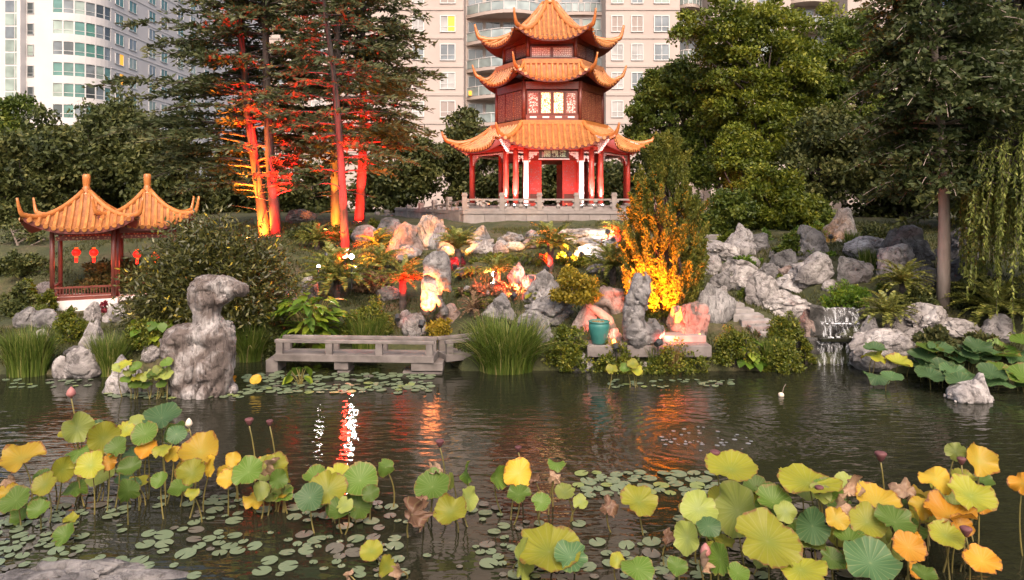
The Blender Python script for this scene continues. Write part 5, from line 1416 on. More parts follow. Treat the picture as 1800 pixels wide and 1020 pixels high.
br_ = thing('water_bubbler', 'patch of bubbling ripples on the open pond', 'fountain', sp)
fo = MB(); rf = random.Random(3)
for i in range(46):
    a = rf.uniform(0, 6.28); q = rf.random()**.7*.75
    fo.lathe((sp[0]+q*math.cos(a)*1.25, sp[1]+q*math.sin(a)*.9, .012), [(rf.uniform(.015, .05), 0), (.01, .004), (0, .005)], 7)
tag(fo.build('bubbles', M['bubble'], br_), kind='stuff')

# ------------------------------------------------------------------ lanterns
def lantern(x, y, D, label):
    c_ = P(x, y, D); t = thing('paper_lantern', label, 'lantern', c_, 'red lanterns in the pavilion')
    MB().lathe(c_, [(.05, .13), (.115, .09), (.15, .0), (.115, -.09), (.05, -.13)], 14).build('globe', M['lantern'], t, smooth=True)
    MB().lathe(c_, [(.06, .13), (.065, .18), (.03, .19)], 10).build('cap', M['lantern_gold'], t)
    MB().lathe(c_, [(.06, -.19), (.065, -.14)], 10).build('base_ring', M['lantern_gold'], t)
    MB().lathe(c_, [(.03, -.36), (.055, -.32), (.05, -.19)], 10).build('tassel', M['lantern'], t)
    MB().tube([c_+[0, 0, .18], c_+[0, 0, .62]], .008, 5).build('cord', M['metal_dark'], t)
    l = bpy.data.lights.new('lantern_light', 'POINT'); l.energy = 14; l.color = (1, .09, .04); l.shadow_soft_size = .18
    o = bpy.data.objects.new('lantern_light', l); col.objects.link(o); o.parent = t; o.location = (0, -.05, -.45)
lantern(134, 444, 25.6, 'red paper lantern left of two under the left pavilion roof')
lantern(165, 444, 25.6, 'red paper lantern right of two under the left pavilion roof')
lantern(241, 447, 26.3, 'red paper lantern left of two under the right pavilion roof')
lantern(273, 452, 26.3, 'red paper lantern half hidden by the flowering bush')

# ------------------------------------------------------------------ garden floodlights
LAMP = 2.6
def flood(label, pos, target, color, watts, ang=60, lens='lampglow', size=.10, blend=.5, soft=.06, stake=.22):
    pos, target = np.asarray(pos, float), np.asarray(target, float); d = target-pos; d /= np.linalg.norm(d)
    t = thing('garden_floodlight', label, 'floodlight', pos, 'garden floodlights')
    MB().tube([pos-d*.16, pos], [size*.75, size], 10).build('housing', M['metal_dark'], t)
    MB().tube([pos+d*.002, pos+d*.012], size*.82, 10).build('lens', M[lens], t)
    MB().tube([pos-d*.08, pos-d*.08-[0, 0, stake]], .02, 6).build('stake', M['metal_dark'], t)
    l = bpy.data.lights.new('flood', 'SPOT'); l.energy = watts*LAMP; l.color = color; l.spot_size = R(ang); l.spot_blend = blend; l.shadow_soft_size = soft
    o = bpy.data.objects.new('flood', l); col.objects.link(o); o.parent = t; o.location = [float(a) for a in d*.05]
    o.rotation_euler = Vector([float(-a) for a in d]).to_track_quat('Z', 'Y').to_euler()
    return t
RED, ORG, YEL, WHT = (1, .012, .008), (1, .17, .015), (1, .36, .04), (1, .86, .72)
def gp(x, y, dz=.25): g_ = G(x, y); return g_+[0, 0, dz]
def up_at(b_, dz, dx=0, dy=0): return b_+np.array([dx, dy, dz])
for nm, (x, y), c_, wn_, an_, ww_, lens, tz, tx_ in (('the orange lit cedar', (464, 416), (1, .20, .015), 6000, 34, 700, 'lampglow_orange', 5.0, -.55), ('the red lit cedar trunk', (487, 413), RED, 9500, 40, 220, 'lampglow_red', 5.0, -.3),
        ('the yellow lit cedar', (594, 402), (1, .30, .02), 1800, 30, 260, 'lampglow_orange', 4.0, 0), ('the red lit cedar nearest the pagoda', (632, 389), RED, 8500, 40, 420, 'lampglow_red', 5.0, 0), ('the leaning cedar', (613, 444), RED, 4000, 36, 300, 'lampglow_red', 4.0, -.4)):
    b_ = G(x, y); sx_ = -.25 if x in (464, 594) else .45 if x == 487 else .25
    flood('narrow beam floodlight at the foot of '+nm, b_+[sx_, -1.15, .0], b_+[tx_, 0, tz], c_, wn_, an_, lens, blend=.35)
    flood('wide beam floodlight at the foot of '+nm, b_+[-sx_*.4, -1.0, -.02], b_+[0, 0, .9], c_, ww_, 92, lens, .07, blend=.6)
b_ = G(613, 444); flood('orange floodlight beside the leaning cedar', b_+[-.55, -.9, .05], b_+[-.1, .1, 1.3], (1, .30, .02), 160, 40, 'lampglow_orange')
lw = P(560, 468, 20.6); flood('bright white floodlight left of the largest sago', lw, lw+[1.2, -2.6, 1.4], WHT, 20, 80, 'lampglow', .05)
lw = P(618, 451, 21.6); flood('bright white floodlight at the base of the leaning trunk', lw, lw+[.35, -3.0, -.35], WHT, 40, 90, 'lampglow_bright', .085, stake=1.0)
lw = P(606, 449, 21.7); flood('added red glow lamp just left of the bright white one', lw, lw+[.3, -3.0, -.3], RED, 40, 90, 'added_glow_red', .11, stake=1.0)  # added lamp facing the pond, only to lay a red streak on the water
lw = P(597, 453, 21.8); flood('added orange glow lamp beside the red one above the largest sago', lw, lw+[.3, -3.0, -.3], ORG, 20, 90, 'added_glow_orange', .06, stake=1.0)  # extra orange lamp, added to flank the white water streak
flood('warm floodlight over the orange sago palms', gp(622, 470), gp(672, 452, .4), (1, .24, .03), 420, 95, 'lampglow_orange')
flood('amber floodlight among dry plants by the sagos', gp(648, 512), gp(668, 470, .5), ORG, 800, 100, 'lampglow_orange')
flood('white orange floodlight aimed at the upright hooked rock', P(742, 566, 19.5), P(756, 520, 20.2), (1, .24, .06), 420, 52, 'lampglow_orange')
flood('red floodlight at the sago trunk left of the hooked rock', P(700, 556, 20.0), P(708, 515, 20.9), RED, 700, 36, 'lampglow_red')
flood('red floodlight at the upright palm base', gp(800, 480), gp(805, 455, .5), RED, 900, 55, 'lampglow_red')
flood('orange floodlight under the upright palm', gp(812, 466, .35), gp(805, 440, 1.2), (1, .36, .08), 360, 80, 'lampglow_orange')
flood('white floodlight behind the middle lawn palm', gp(865, 512, .2), gp(873, 496, .75), (1, .45, .22), 300, 80, 'lampglow')
lw = G(871, 500)+[0, -.3, .35]; flood('glowing floodlight in front of the white lit palm', lw, lw+[.15, -3, -.2], (1, .4, .25), 30, 90, 'lampglow_coral', .12)
flood('red floodlight at the middle lawn palm trunk', gp(880, 520, .1), gp(874, 500, .3), RED, 600, 60, 'lampglow_red')
flood('coral floodlight washing the dry ground cover', gp(930, 520, .5), gp(840, 508, 0), (1, .13, .05), 700, 80, 'lampglow_red')
flood('red floodlight at the dark sago trunk', gp(960, 486), gp(968, 450, .6), RED, 1500, 34, 'lampglow_red')
flood('yellow floodlight along the low hedge', gp(1000, 474, .5), gp(985, 455, .05), (1, .42, .08), 300, 95, 'lampglow_orange')
flood('white floodlight on the white boulder above the sago', gp(1022, 462, .3), gp(1038, 444, .3), (1, .80, .60), 55, 70, 'lampglow')
flood('warm floodlight on the long layered slab', gp(1068, 436, .6), gp(1035, 414, .1), (1, .80, .55), 75, 80, 'lampglow')
flood('red floodlight at the palm beside the juniper', gp(1078, 434, .3), gp(1086, 410, .6), RED, 1200, 60, 'lampglow_red')
for nm, x in (('far left', 1104), ('left', 1146), ('right', 1188), ('far right', 1228)):
    flood('orange floodlight under the juniper, '+nm, P(x, 590, 18.98), P((x+1168*2)/3, 470, 20.0), (1, .17, .008), 1200, 62, 'lampglow_orange')
flood('coral floodlight on the folded rock', P(1160, 601, 18.1), P(1215, 560, 19.0), (1, .17, .10), 120, 80, 'lampglow_red')
flood('coral floodlight on the maple trunk and red boulder', P(1082, 607, 18.3), P(1060, 545, 19.4), (1, .17, .10), 260, 80, 'lampglow_red')
flood('coral floodlight on the pink round stone', gp(905, 530, .2), gp(940, 500, .4), (1, .17, .1), 260, 70, 'lampglow_red')
flood('small amber light in the shrubs right', gp(1460, 430, .3), gp(1440, 400, 1.0), YEL, 14, 90, 'lampglow_orange')
# pagoda column uplights
k = 0
for nm, fx_ in (('outermost left', -2.62), ('second from left', -2.15), ('left inner', -1.5), ('right inner', 1.5), ('second from right', 2.15), ('outermost right', 2.62)):
    p_ = np.array([PX+fx_, PD-.866*RC-.55, FZ2+.10]); p_[1] += .35 if abs(fx_) > 2.5 else 0
    flood('column uplight on the pagoda terrace, '+nm, p_, p_+[0, .42, 2.6], (1, .62, .56) if abs(fx_) > 2 else (1, .75, .78), 85, 70, 'lampglow', .06)
for s, nm in ((-1, 'left'), (1, 'right')):
    p_ = np.array([PX+s*.75, PD-.866*RC+.5, FZ2+.12]); flood('pink uplight inside the pagoda porch, '+nm, p_, p_+[s*.4, .6, 2.6], (1, .10, .12), 30, 110, 'lampglow_red', .06)
for s, nm in ((-1, 'left'), (1, 'right')):
    p_ = np.array([PX+s*3.6, PD-2.4, FZ2+.12]); flood('pink uplight by the side columns, '+nm, p_, p_+[s*.3, -.5, 2.6], (1, .14, .16), 100, 110, 'lampglow_red', .06)

# ================================================================== lotus and lily pads
def lotusmat(name, cen, mid, edge, trans=.38):
    m, n, b = newmat(name); at = N(n, 'ShaderNodeAttribute', attribute_name='tint'); v = coords(n)
    f = noise(n, v, 3.0, 4, .6); ad = N(n, 'ShaderNodeMath', operation='MULTIPLY_ADD'); ad.inputs[1].default_value = .5
    n.links.new(f, ad.inputs[0]); n.links.new(at.outputs['Fac'], ad.inputs[2])
    c = ramp(n, ad.outputs[0], [(.25, cen), (.70, mid), (.93, mid), (1.0, edge)])
    ve = N(n, 'ShaderNodeAttribute', attribute_name='vein'); vf = ramp(n, ve.outputs['Fac'], [(.72, (0, 0, 0)), (1.0, (.55, .55, .55))]); c = mixc(n, vf, c, mixc(n, .5, c, (.5, .5, .22)))
    oi = N(n, 'ShaderNodeObjectInfo'); hs = N(n, 'ShaderNodeHueSaturation'); mr = N(n, 'ShaderNodeMapRange')
    n.links.new(oi.outputs['Random'], mr.inputs[0]); mr.inputs[3].default_value = .6; mr.inputs[4].default_value = 1.15
    n.links.new(mr.outputs[0], hs.inputs['Value']); n.links.new(c, hs.inputs['Color']); c = hs.outputs[0]
    sp_ = noise(n, v, 22, 3, .6); c = mixc(n, ramp(n, sp_, [(.64, (0, 0, 0)), (.72, (.55, .55, .55))]), c, (.16, .09, .03))
    n.links.new(c, b.inputs['Base Color']); b.inputs['Roughness'].default_value = .5; b.inputs['Specular IOR Level'].default_value = .35
    t = N(n, 'ShaderNodeBsdfTranslucent'); n.links.new(c, t.inputs['Color']); mx = N(n, 'ShaderNodeMixShader'); mx.inputs[0].default_value = trans
    n.links.new(b.outputs[0], mx.inputs[1]); n.links.new(t.outputs[0], mx.inputs[2]); n.links.new(mx.outputs[0], n.nodes['Material Output'].inputs[0])
    return m
LM = {
 'g': lotusmat('green lotus leaf', (.12, .21, .035), (.11, .195, .025), (.20, .15, .04)),
 'b': lotusmat('blue green lotus leaf', (.085, .175, .07), (.075, .155, .055), (.11, .16, .05)),
 'y': lotusmat('yellow green lotus leaf', (.24, .29, .035), (.34, .34, .03), (.26, .14, .04)),
 'p': lotusmat('pale green lotus leaf', (.23, .29, .08), (.29, .34, .07), (.30, .30, .10)),
 'w': lotusmat('yellow lotus leaf', (.50, .40, .05), (.60, .40, .035), (.36, .14, .03)),
 'o': lotusmat('orange lotus leaf', (.60, .33, .03), (.62, .28, .02), (.25, .09, .03)),
 't': lotusmat('withered tan lotus leaf', (.27, .16, .10), (.34, .22, .14), (.20, .11, .07), .15),
 'd': lotusmat('withered brown lotus leaf', (.12, .06, .04), (.17, .09, .055), (.10, .05, .03), .1),
}
WORD = {'g': 'green', 'b': 'blue green', 'y': 'yellow green', 'p': 'pale green', 'w': 'yellow', 'o': 'orange', 't': 'withered tan', 'd': 'withered brown'}
def leaf_mesh(seed, fold=0, curl=.06, crumple=0):
    r = np.random.default_rng(seed); ns, nr_ = 63, 5
    th = np.linspace(0, 2*math.pi, ns, endpoint=False); edge = 1+.035*np.sin(th*3+r.uniform(0, 6))+.03*np.sin(th*5+r.uniform(0, 6))+.02*r.normal(size=ns)
    for k_ in range(int(r.integers(0, 5))):
        i_ = int(r.integers(0, ns)); dp = r.uniform(.08, .30)
        for o_, f_ in ((-2, .25), (-1, .7), (0, 1), (1, .6), (2, .2)): edge[(i_+o_) % ns] *= 1-dp*f_
    V = [(0, 0, 0)]; T = [0.]
    a0 = r.uniform(0, 6.28); ph = r.uniform(0, 6.28)
    for j in range(1, nr_+1):
        q = j/nr_; x, y = np.cos(th)*q*edge, np.sin(th)*q*edge
        z = .20*q**1.6+.018*np.cos(21*th)*q+curl*np.sin(th*4+ph)*q**3+.5*curl*np.sin(th*7+ph*2)*q**4
        if fold:
            s = x*math.cos(a0)+y*math.sin(a0); k_ = 1-.35*abs(fold)*np.abs(s)**1.5
            z = z+fold*np.abs(s)**1.6*.8
            x, y = x*(1-.25*min(1, abs(fold))*np.abs(math.cos(a0))*q), y*(1-.25*min(1, abs(fold))*abs(math.sin(a0))*q)
        if crumple:
            pz = np.stack([x*2.4, y*2.4, 0*x+seed], 1); z = z+crumple*fbm(pz, seed, 3)*q; x = x+crumple*.5*vnoise(pz+9, seed+1)*q; y = y+crumple*.5*vnoise(pz+5, seed+2)*q
        V += list(zip(x, y, z)); T += [q*.74]*ns
    F = [(0, 1+i, 1+(i+1) % ns) for i in range(ns)]
    F += [(1+(j-1)*ns+i, 1+j*ns+i, 1+j*ns+(i+1) % ns, 1+(j-1)*ns+(i+1) % ns) for j in range(1, nr_) for i in range(ns)]
    me = mesh_np('lotus_blade', V, F=F, tint=T, smooth=True)
    a = me.attributes.new('vein', 'FLOAT', 'POINT'); a.data.foreach_set('value', np.concatenate([[1.], np.tile(np.where(np.arange(ns) % 3 == 0, 1., 0.), nr_)]).astype(np.float32))
    return me
lotus_n = 0
def lotus(x, y, w_, h_, c, D, label=None, group=None, seed=None, name='lotus_leaf', dry=False):
    global lotus_n; lotus_n += 1; sd = seed or lotus_n*13; r = random.Random(sd)
    p_ = P(x, y, D); rad = w_*D/FPX/2*1.04; e = math.atan2(CH-p_[2], D); asp = min(.99, h_/w_)
    if h_ > w_: rad = h_*D/FPX/2; 
    tilt = math.acos(min(.99, min(w_, h_)/max(w_, h_)))
    root = np.array([p_[0]+r.uniform(-.12, .12), D+r.uniform(-.05, .2), 0])
    t = thing(name, label, 'lotus leaf', root, group)
    if h_ > w_*1.15:      # seen edge on: normal swung sideways
        s_ = r.choice([-1, 1]); nv = Vector((math.sin(tilt)*s_, -math.cos(tilt)*math.cos(e), math.cos(tilt)*math.sin(e)))
    else:
        a = r.uniform(-.25, .25); el = e+tilt; el = min(el, R(86)) if c in 'td' else el
        nv = Vector((math.cos(el)*math.sin(a), -math.cos(el)*math.cos(a), math.sin(el)))
    fold = r.choice([0, 0, 0, -.45, .35, -.7]) if c not in 'td' else r.choice([.9, -1.1])
    if w_ > 85: fold = r.choice([0, 0, -.2])
    if dry: fold = 1.0
    me = leaf_mesh(sd, fold, r.uniform(.05, .14) if c in 'gbyp' else r.uniform(.08, .18), .55 if c in 'td' else .0); me.materials.append(LM[c])
    o = link('blade', me, None, t, p_-root, (nv.to_track_quat('Z', 'Y') @ Euler((0, 0, r.uniform(0, 6.28))).to_quaternion()).to_euler(), (rad, rad, rad))
    bow = np.array([r.uniform(-.08, .08), r.uniform(0, .1), 0]); ctr = p_-np.array(nv)*.02
    s = np.linspace(0, 1, 8)[:, None]; pts = (root-[0, 0, .1])*(1-s)+ctr*s+bow*4*s*(1-s)
    MB().tube(pts, np.linspace(.012, .008, 8), 6).build('stalk', M['stem'], t, smooth=True)
    return t
LIST = [  # x, y, w, h, colour, D, note
 (38,806,69,46,'w',9.9,'tall yellow leaf at the left edge'),(12,845,28,30,'t',9.9,''),(14,866,34,30,'w',9.8,'low at the left edge'),(28,880,50,44,'g',9.6,'low at the left edge'),(79,852,40,42,'y',9.8,'folded, right of the tall yellow leaf'),(69,897,38,34,'g',9.5,'small and low, near the left edge'),(115,942,42,38,'g',9.2,'bright, touching the water above the big foreground rock'),
 (136,752,36,52,'p',10.6,'upright, top left of the left cluster'),(160,818,48,45,'y',10.0,'round, low in the left cluster'),(181,770,40,56,'y',10.5,'upright, in the left cluster'),(220,756,32,36,'y',10.7,'small, top of the left cluster'),(205,787,36,38,'g',10.2,'in the middle of the left cluster'),(284,735,64,42,'b',10.9,'big, topmost of the left cluster'),(255,763,44,40,'g',10.5,'under the topmost leaf'),(310,763,36,34,'b',10.6,'right of the topmost leaf'),(229,822,38,34,'g',10.0,''),
 (353,794,68,58,'w',10.3,'biggest pale yellow leaf of the left cluster'),(338,832,48,54,'y',9.9,'hanging below the big pale yellow leaf'),(437,830,54,47,'g',9.9,'round flat facing, right of the left cluster'),(485,818,42,40,'y',10.2,''),(489,842,28,34,'g',9.9,''),(410,808,26,26,'w',10.3,''),(286,789,38,26,'y',10.3,''),(258,790,36,32,'o',10.4,''),(138,794,46,28,'g',10.3,''),(110,825,24,44,'y',10.1,''),(226,863,26,46,'g',9.6,''),(282,845,30,32,'g',9.9,''),(400,842,32,36,'w',9.9,''),(338,866,26,22,'y',9.7,''),(458,863,34,34,'p',9.8,''),(470,822,22,40,'t',10.0,''),(305,800,30,26,'w',10.4,''),(170,760,30,30,'p',10.7,''),(240,745,30,30,'p',10.8,''),(500,835,24,34,'y',10.0,''),(372,820,28,40,'w',10.1,''),(192,812,26,30,'o',10.1,''),
 (545,875,48,50,'b',9.5,'leftmost of the central cluster'),(576,863,66,62,'y',9.7,'large and round in the central cluster'),(633,845,62,54,'g',9.9,'large and smooth, top of the central cluster'),(593,835,44,34,'y',10.1,''),(600,900,48,34,'g',9.3,''),(606,888,32,28,'p',9.3,''),(652,868,30,32,'g',9.7,''),(678,822,30,36,'g',10.1,''),
 (760,856,62,50,'g',9.8,'round, left of the red reflections'),(793,900,55,60,'y',9.4,'hanging below the round green leaf'),(822,877,28,42,'p',9.6,''),(820,832,14,46,'g',9.9,''),(793,846,18,30,'p',9.9,''),(912,832,56,52,'w',9.9,'heart shaped with brown notch, in the centre'),(872,839,24,46,'g',9.9,''),(912,870,42,28,'g',9.6,''),(951,883,33,31,'g',9.5,'small round, under the heart shaped leaf'),(993,866,36,26,'p',9.8,''),(1020,883,26,24,'p',9.7,''),(979,815,36,18,'g',10.3,''),(941,846,22,24,'d',9.8,''),(975,838,24,22,'t',9.9,''),
 (1123,883,64,50,'y',9.4,'single round leaf left of the right cluster'),(965,970,112,72,'y',8.5,'big ragged edged leaf at the bottom centre'),(1003,980,58,48,'b',8.3,'round, over the big ragged leaf'),(917,985,34,74,'p',8.4,'tall folded, left of the big ragged leaf'),(653,970,40,34,'y',8.7,'heart shaped, at the bottom left of centre'),(679,997,28,40,'y',8.5,''),(724,905,40,62,'d',9.3,'large drooping dead leaf left of centre'),(1070,890,34,38,'d',9.4,''),(740,880,24,24,'d',9.5,''),(765,825,34,26,'t',10.0,''),
 (1285,825,86,48,'y',9.3,'broad, topmost left of the right cluster'),(1297,897,62,92,'p',8.7,'tall upright folded, in the right cluster'),(1421,849,104,46,'y',9.0,'very wide, top of the right cluster'),(1359,884,62,46,'g',8.9,''),(1349,952,116,94,'y',8.0,'largest and roundest, bottom right'),(1455,863,50,40,'g',8.9,''),(1497,858,38,38,'t',9.0,'crumpled, left of the yellow crowd'),(1474,890,34,40,'t',8.7,'crumpled, lower left of the yellow crowd'),(1592,861,44,40,'t',9.0,'crumpled, among the yellow crowd'),
 (1542,884,74,54,'w',8.8,'broad toothed, middle of the yellow crowd'),(1524,918,60,54,'y',8.5,''),(1573,918,66,50,'g',8.4,'with orange rim, in the yellow crowd'),(1645,842,62,48,'w',9.0,'tilted, upper right'),(1720,811,58,60,'w',9.2,'tallest of the right edge group'),(1680,794,28,36,'p',9.3,''),(1707,873,74,58,'y',8.7,'big yellow tinged, right edge group'),(1621,890,42,46,'w',8.7,''),(1669,908,82,38,'o',8.5,'wide, right edge group'),(1662,942,56,46,'y',8.2,''),(1597,963,56,50,'o',8.0,'low, between the dark green leaf and the stalks'),(1726,987,56,46,'o',7.9,'curled rim, lowest at right'),(1797,850,30,46,'o',8.9,'cut by the right edge'),
 (1530,990,88,72,'b',7.8,'big dark, bottom right'),(1407,1002,90,52,'y',7.7,'big, at the bottom edge right of centre'),(1462,983,40,36,'g',8.0,''),(1266,983,28,56,'g',8.0,''),(1228,895,58,64,'p',8.8,'folded, left end of the right cluster'),(1245,925,44,36,'b',8.5,''),(1208,945,38,56,'p',8.3,''),(1190,997,36,30,'g',7.9,''),(1297,1008,38,30,'g',7.8,''),(1428,925,48,66,'b',8.6,''),(1625,1010,40,28,'g',7.8,''),(1470,912,40,42,'w',8.5,''),(1495,952,60,26,'g',8.3,''),(1120,1000,62,46,'g',7.9,'at the bottom edge, centre right'),(1085,985,30,30,'y',8.0,''),(1610,948,22,26,'o',8.2,''),(1440,870,36,40,'p',8.8,''),(1380,900,40,40,'p',8.6,''),(1690,925,40,36,'o',8.3,''),(1232,985,26,40,'t',8.1,''),(1175,950,30,34,'d',8.6,''),
 (705,1005,22,30,'t',8.3,''),(612,1012,16,24,'t',8.3,''),
]
rx_ = random.Random(77)
EXTRA = []
for (x0, x1, y0, y1, D0, D1, n_, cols) in ((5, 130, 830, 930, 9.3, 10.2, 7, 'gyyw'), (120, 330, 745, 860, 9.9, 11.0, 18, 'ggyypwb'), (330, 510, 800, 880, 9.6, 10.4, 9, 'ggypw'), (530, 690, 835, 905, 9.3, 10.2, 7, 'gygp'), (1190, 1330, 850, 1000, 8.0, 9.4, 11, 'gyypg'), (1330, 1500, 850, 1000, 8.0, 9.2, 12, 'yygpg'), (1500, 1740, 840, 1010, 7.9, 9.2, 16, 'ywwygop')):
    for k in range(n_):
        y = rx_.uniform(y0, y1); t_ = (y-y0)/(y1-y0); w_ = rx_.uniform(26, 46)*(1.25 if x0 > 1100 else 1)
        EXTRA.append((rx_.uniform(x0, x1), y, w_, w_*rx_.uniform(.55, 1.0), rx_.choice(cols), D1+(D0-D1)*t_+.35))
for i, (x, y, w_, h_, c, D) in enumerate(EXTRA):
    z_ = 'left' if x < 520 else 'centre' if x < 1150 else 'right'
    lotus(x, y, w_, h_, c, D, 'background '+WORD[c]+' lotus leaf partly hidden within the '+z_+' foreground cluster', 'lotus leaves filling the '+z_+' cluster', seed=5000+i*7)
ORD = ['leftmost', 'second from left', 'third from left', 'fourth from left', 'fifth from left', 'sixth from left', 'seventh from left', 'eighth from left', 'ninth from left', 'tenth from left']
zone_of = lambda x: 'left' if x < 520 else 'centre' if x < 1150 else 'right'
for i, (x, y, w_, h_, c, D, note) in enumerate(LIST):
    zone = zone_of(x); alike = sorted(q[0] for q in LIST if not q[6] and q[4] == c and zone_of(q[0]) == zone)
    if note: lb = WORD[c]+' lotus leaf, '+note
    elif len(alike) == 1: lb = 'the one smaller '+WORD[c]+' lotus leaf in the '+zone+' foreground'
    else: lb = 'smaller '+WORD[c]+' lotus leaf, '+ORD[min(9, alike.index(x))]+' of its colour in the '+zone+' foreground'
    lotus(x, y, w_, h_, c, D, lb, 'lotus leaves of the '+zone+' foreground')
# lotus bed at the right bank, small clumps by the rock and bank
rl = random.Random(12)
for i in range(46):
    x = rl.uniform(1530, 1815); q = (x-1530)/285; yb = rl.uniform(598+25*(1-q), 675); D = min(17.6, max(15.9, CH*FPX/(yb+22-HY)))
    w_ = rl.uniform(34, 62)*(.75+.35*q)
    lotus(x, yb+rl.uniform(-8, 6), w_, w_*rl.uniform(.35, .6), (c_ := rl.choice('bbbbg' if x > 1600 else 'bggy')), D, WORD[c_]+' leaf in the lotus bed at the right bank', 'lotus bed at the right bank', seed=3000+i)
for i in range(17):
    x = rl.uniform(208, 298); y = rl.uniform(636, 680); w_ = rl.uniform(18, 27)
    lotus(x, y, w_, w_*rl.uniform(.6, .9), (c_ := rl.choice('ggypp')), 15.75, 'small '+WORD[c_]+' leaf in the lotus clump before the beast shaped rock', 'lotus clump at the beast shaped rock', seed=3300+i)
for i, (x, y, c) in enumerate(((1098, 648, 'g'), (1112, 640, 'y'), (1120, 652, 'y'), (398, 676, 'g'), (405, 668, 'o'), (450, 668, 'w'), (212, 684, 'o'), (1075, 650, 'y'))):
    lotus(x, y, 20, 17, c, 16.6, ['green leaf standing in shallow water at the bank edge', 'lone yellow green leaf by the waterline below the ivy', 'lower yellow green leaf by the waterline below the ivy', 'green leaf in the water touching the beast rock', 'orange leaf in the water right of the beast rock', 'pale yellow leaf in the water before the reeds', 'orange leaf below the clump at the beast rock', 'left yellow green leaf by the waterline below the ivy'][i], seed=3400+i)

def pod(x, y, D, mat, label, wpx=14, kind='pod'):
    c_ = P(x, y, D); r_ = wpx*D/FPX/2; root = np.array([c_[0]+.05, D+.05, 0]); t = thing('lotus_pod' if kind == 'pod' else 'lotus_bud', label, 'lotus '+kind, root, 'lotus pods and buds')
    pr = [(.012, -r_*1.0), (r_*.5, -r_*.6), (r_, r_*.35), (r_*1.0, r_*.6), (r_*.7, r_*.75), (0, r_*.78)] if kind == 'pod' else [(.01, -r_), (r_*.8, -r_*.4), (r_, 0), (r_*.7, r_*.8), (.01, r_*1.5)]
    MB().lathe(c_, pr, 12).build('head', M[mat], t, smooth=True)
    s = np.linspace(0, 1, 7)[:, None]; MB().tube((root-[0, 0, .1])*(1-s)+(c_-[0, 0, r_*.9])*s+np.array([.05, .02, 0])*4*s*(1-s), .010, 6).build('stalk', M['stem'], t, smooth=True)
for a in ((125, 692, 11.0, 'bud', 'pink lotus bud standing alone above the left cluster', 16, 'bud'), (332, 745, 10.8, 'ball', 'small yellow lotus bud above the pale yellow leaf', 13, 'bud'), (438, 741, 10.6, 'pod', 'lotus pod left of two above the round green leaf', 15, 'pod'), (474, 743, 10.6, 'pod', 'lotus pod right of two above the round green leaf', 12, 'pod'),
          (773, 779, 10.5, 'pod', 'dark lotus pod against the orange reflection', 15, 'pod'), (911, 789, 10.4, 'pod', 'dark lotus pod above the heart shaped leaf', 12, 'pod'), (1257, 799, 9.6, 'pod', 'dark red lotus pod over the broad yellow green leaf', 18, 'pod'), (1548, 802, 9.4, 'pod', 'dark lotus pod standing tall in open water', 20, 'pod'),
          (1690, 810, 9.0, 'pod', 'dark lotus pod before the tallest yellow leaf', 15, 'pod'), (1440, 860, 8.8, 'pod', 'dark lotus pod in the very wide leaf', 15, 'pod'), (1698, 934, 8.0, 'pod', 'dark lotus pod low at the right edge group', 20, 'pod'), (1240, 970, 8.1, 'bud', 'faded pink lotus flower at the bottom of the right cluster', 20, 'bud')):
    pod(a[0], a[1], a[2], a[3], a[4], a[5], a[6])

# floating lily pads
def pad_mesh(seed):
    r = np.random.default_rng(seed); ns = 26; th = np.linspace(.18, 2*math.pi-.18, ns); e = 1+.03*r.normal(size=ns)
    V = [(0, 0, .02)]+[(math.cos(t)*q, math.sin(t)*q, .02+(.05*r.random() if r.random() < .25 else 0)) for t, q in zip(th, e)]+[(math.cos(t)*q*.99, math.sin(t)*q*.99, -.02) for t, q in zip(th, e)]
    F = [(0, i, i+1) for i in range(1, ns)]+[(i, i+ns, i+ns+1, i+1) for i in range(1, ns)]
    return mesh_np('pad', V, F=F, tint=[.1]+[.45]*(2*ns))
padm = []
for c_i, (nm, ca, cb) in enumerate((('grey green lily pad', (.10, .14, .08), (.15, .185, .105)), ('dull purple green lily pad', (.085, .08, .065), (.13, .12, .095)), ('fresh lily pad', (.13, .18, .055), (.20, .24, .08)))):
    mm = surf(nm, ca, cb, 3, .38, .15, 20, .01, .5)
    for k in range(2):
        me = pad_mesh(40+c_i*5+k); me.materials.append(mm); padm.append(me)
clump = lambda x, y: max(0.03, min(1, .45+1.5*float(vnoise(np.array([[x/95, y/32, 3.]]), 5)[0])))
placed = []; npads = 0; rest = MB()
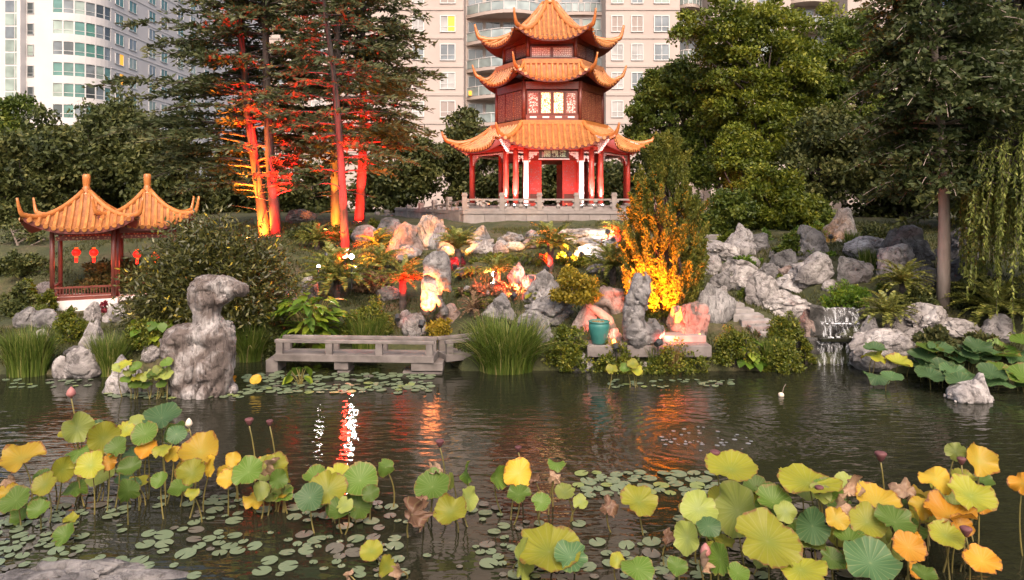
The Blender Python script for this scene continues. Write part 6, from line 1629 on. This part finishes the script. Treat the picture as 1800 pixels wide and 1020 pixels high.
def pads(n_, keep, xr, yr, sz, label, group, pick, dens=None):
    global npads
    c = 0; tries = 0
    while c < n_ and tries < n_*60:
        tries += 1; x, y = rl.uniform(*xr), rl.uniform(*yr)
        if dens and rl.random() > dens(x, y): continue
        D = CH*FPX/(y-HY); X = (x-900)*D/FPX; s = rl.uniform(*sz)
        if any((X-a)**2+(D-b)**2 < ((s+q)*.88)**2 for a, b, q in placed): continue
        placed.append((X, D, s)); c += 1
        me = padm[rl.choice(pick)]; rot = (rl.gauss(0, .05), rl.gauss(0, .05), rl.uniform(0, 6.28)); loc = (X, D, .012+.006*rl.random())
        if c <= keep:
            o = link('lily_pad', me, None, None, loc, rot, (s, s, s)); tag(o, label, 'lily pad', group)
        else:
            mt = Matrix.LocRotScale(Vector(loc), Euler(rot), Vector((s, s, s)))
            rest.add([(mt @ v_.co)[:] for v_ in me.vertices], [tuple(p_.vertices) for p_ in me.polygons])
pads(165, 110, (-20, 560), (868, 1015), (.04, .13), 'small floating lily pad in the left foreground water', 'lily pads in the left foreground', (0, 0, 1, 1, 2), lambda x, y: clump(x, y)*math.exp(-((y-930)/60)**2))
pads(110, 80, (560, 1180), (868, 1018), (.04, .125), 'small floating lily pad in the centre foreground water', 'lily pads in the centre foreground', (0, 0, 1, 2, 3), lambda x, y: clump(x, y)*(.3+.7*(y > 890)))
pads(90, 50, (1000, 1262), (832, 872), (.08, .14), 'dark green lily pad in the dense raft left of the right cluster', 'raft of lily pads', (0, 1, 0, 4), lambda x, y: 1-((x-1140)/125)**2)
pads(46, 20, (1180, 1560), (880, 1015), (.06, .12), 'small floating lily pad under the right cluster', 'lily pads in the right foreground', (0, 1, 2, 3))
pads(130, 18, (430, 760), (655, 692), (.07, .14), 'small floating lily pad in the strip before the bridge', 'lily pads before the bridge', (4, 5, 0, 2), lambda x, y: 1 if abs(y-(686-(x-430)*.02)) < 8 or abs(y-663) < 4 else .15)
pads(34, 8, (190, 430), (690, 700), (.06, .11), 'small floating lily pad at the foot of the beast rock', 'lily pads at the beast rock', (4, 5, 0))
pads(34, 6, (1070, 1300), (668, 682), (.05, .1), 'small floating lily pad in the strip below the ivy bank', 'lily pads below the ivy bank', (0, 4, 2))
pads(20, 4, (10, 170), (668, 684), (.06, .1), 'small floating lily pad along the far left bank', 'lily pads at the far left bank', (0, 4, 2))
tag(rest.build('lily_pads', padm[0].materials[0]), 'many small floating lily pads scattered over the pond', 'lily pads', kind='stuff')
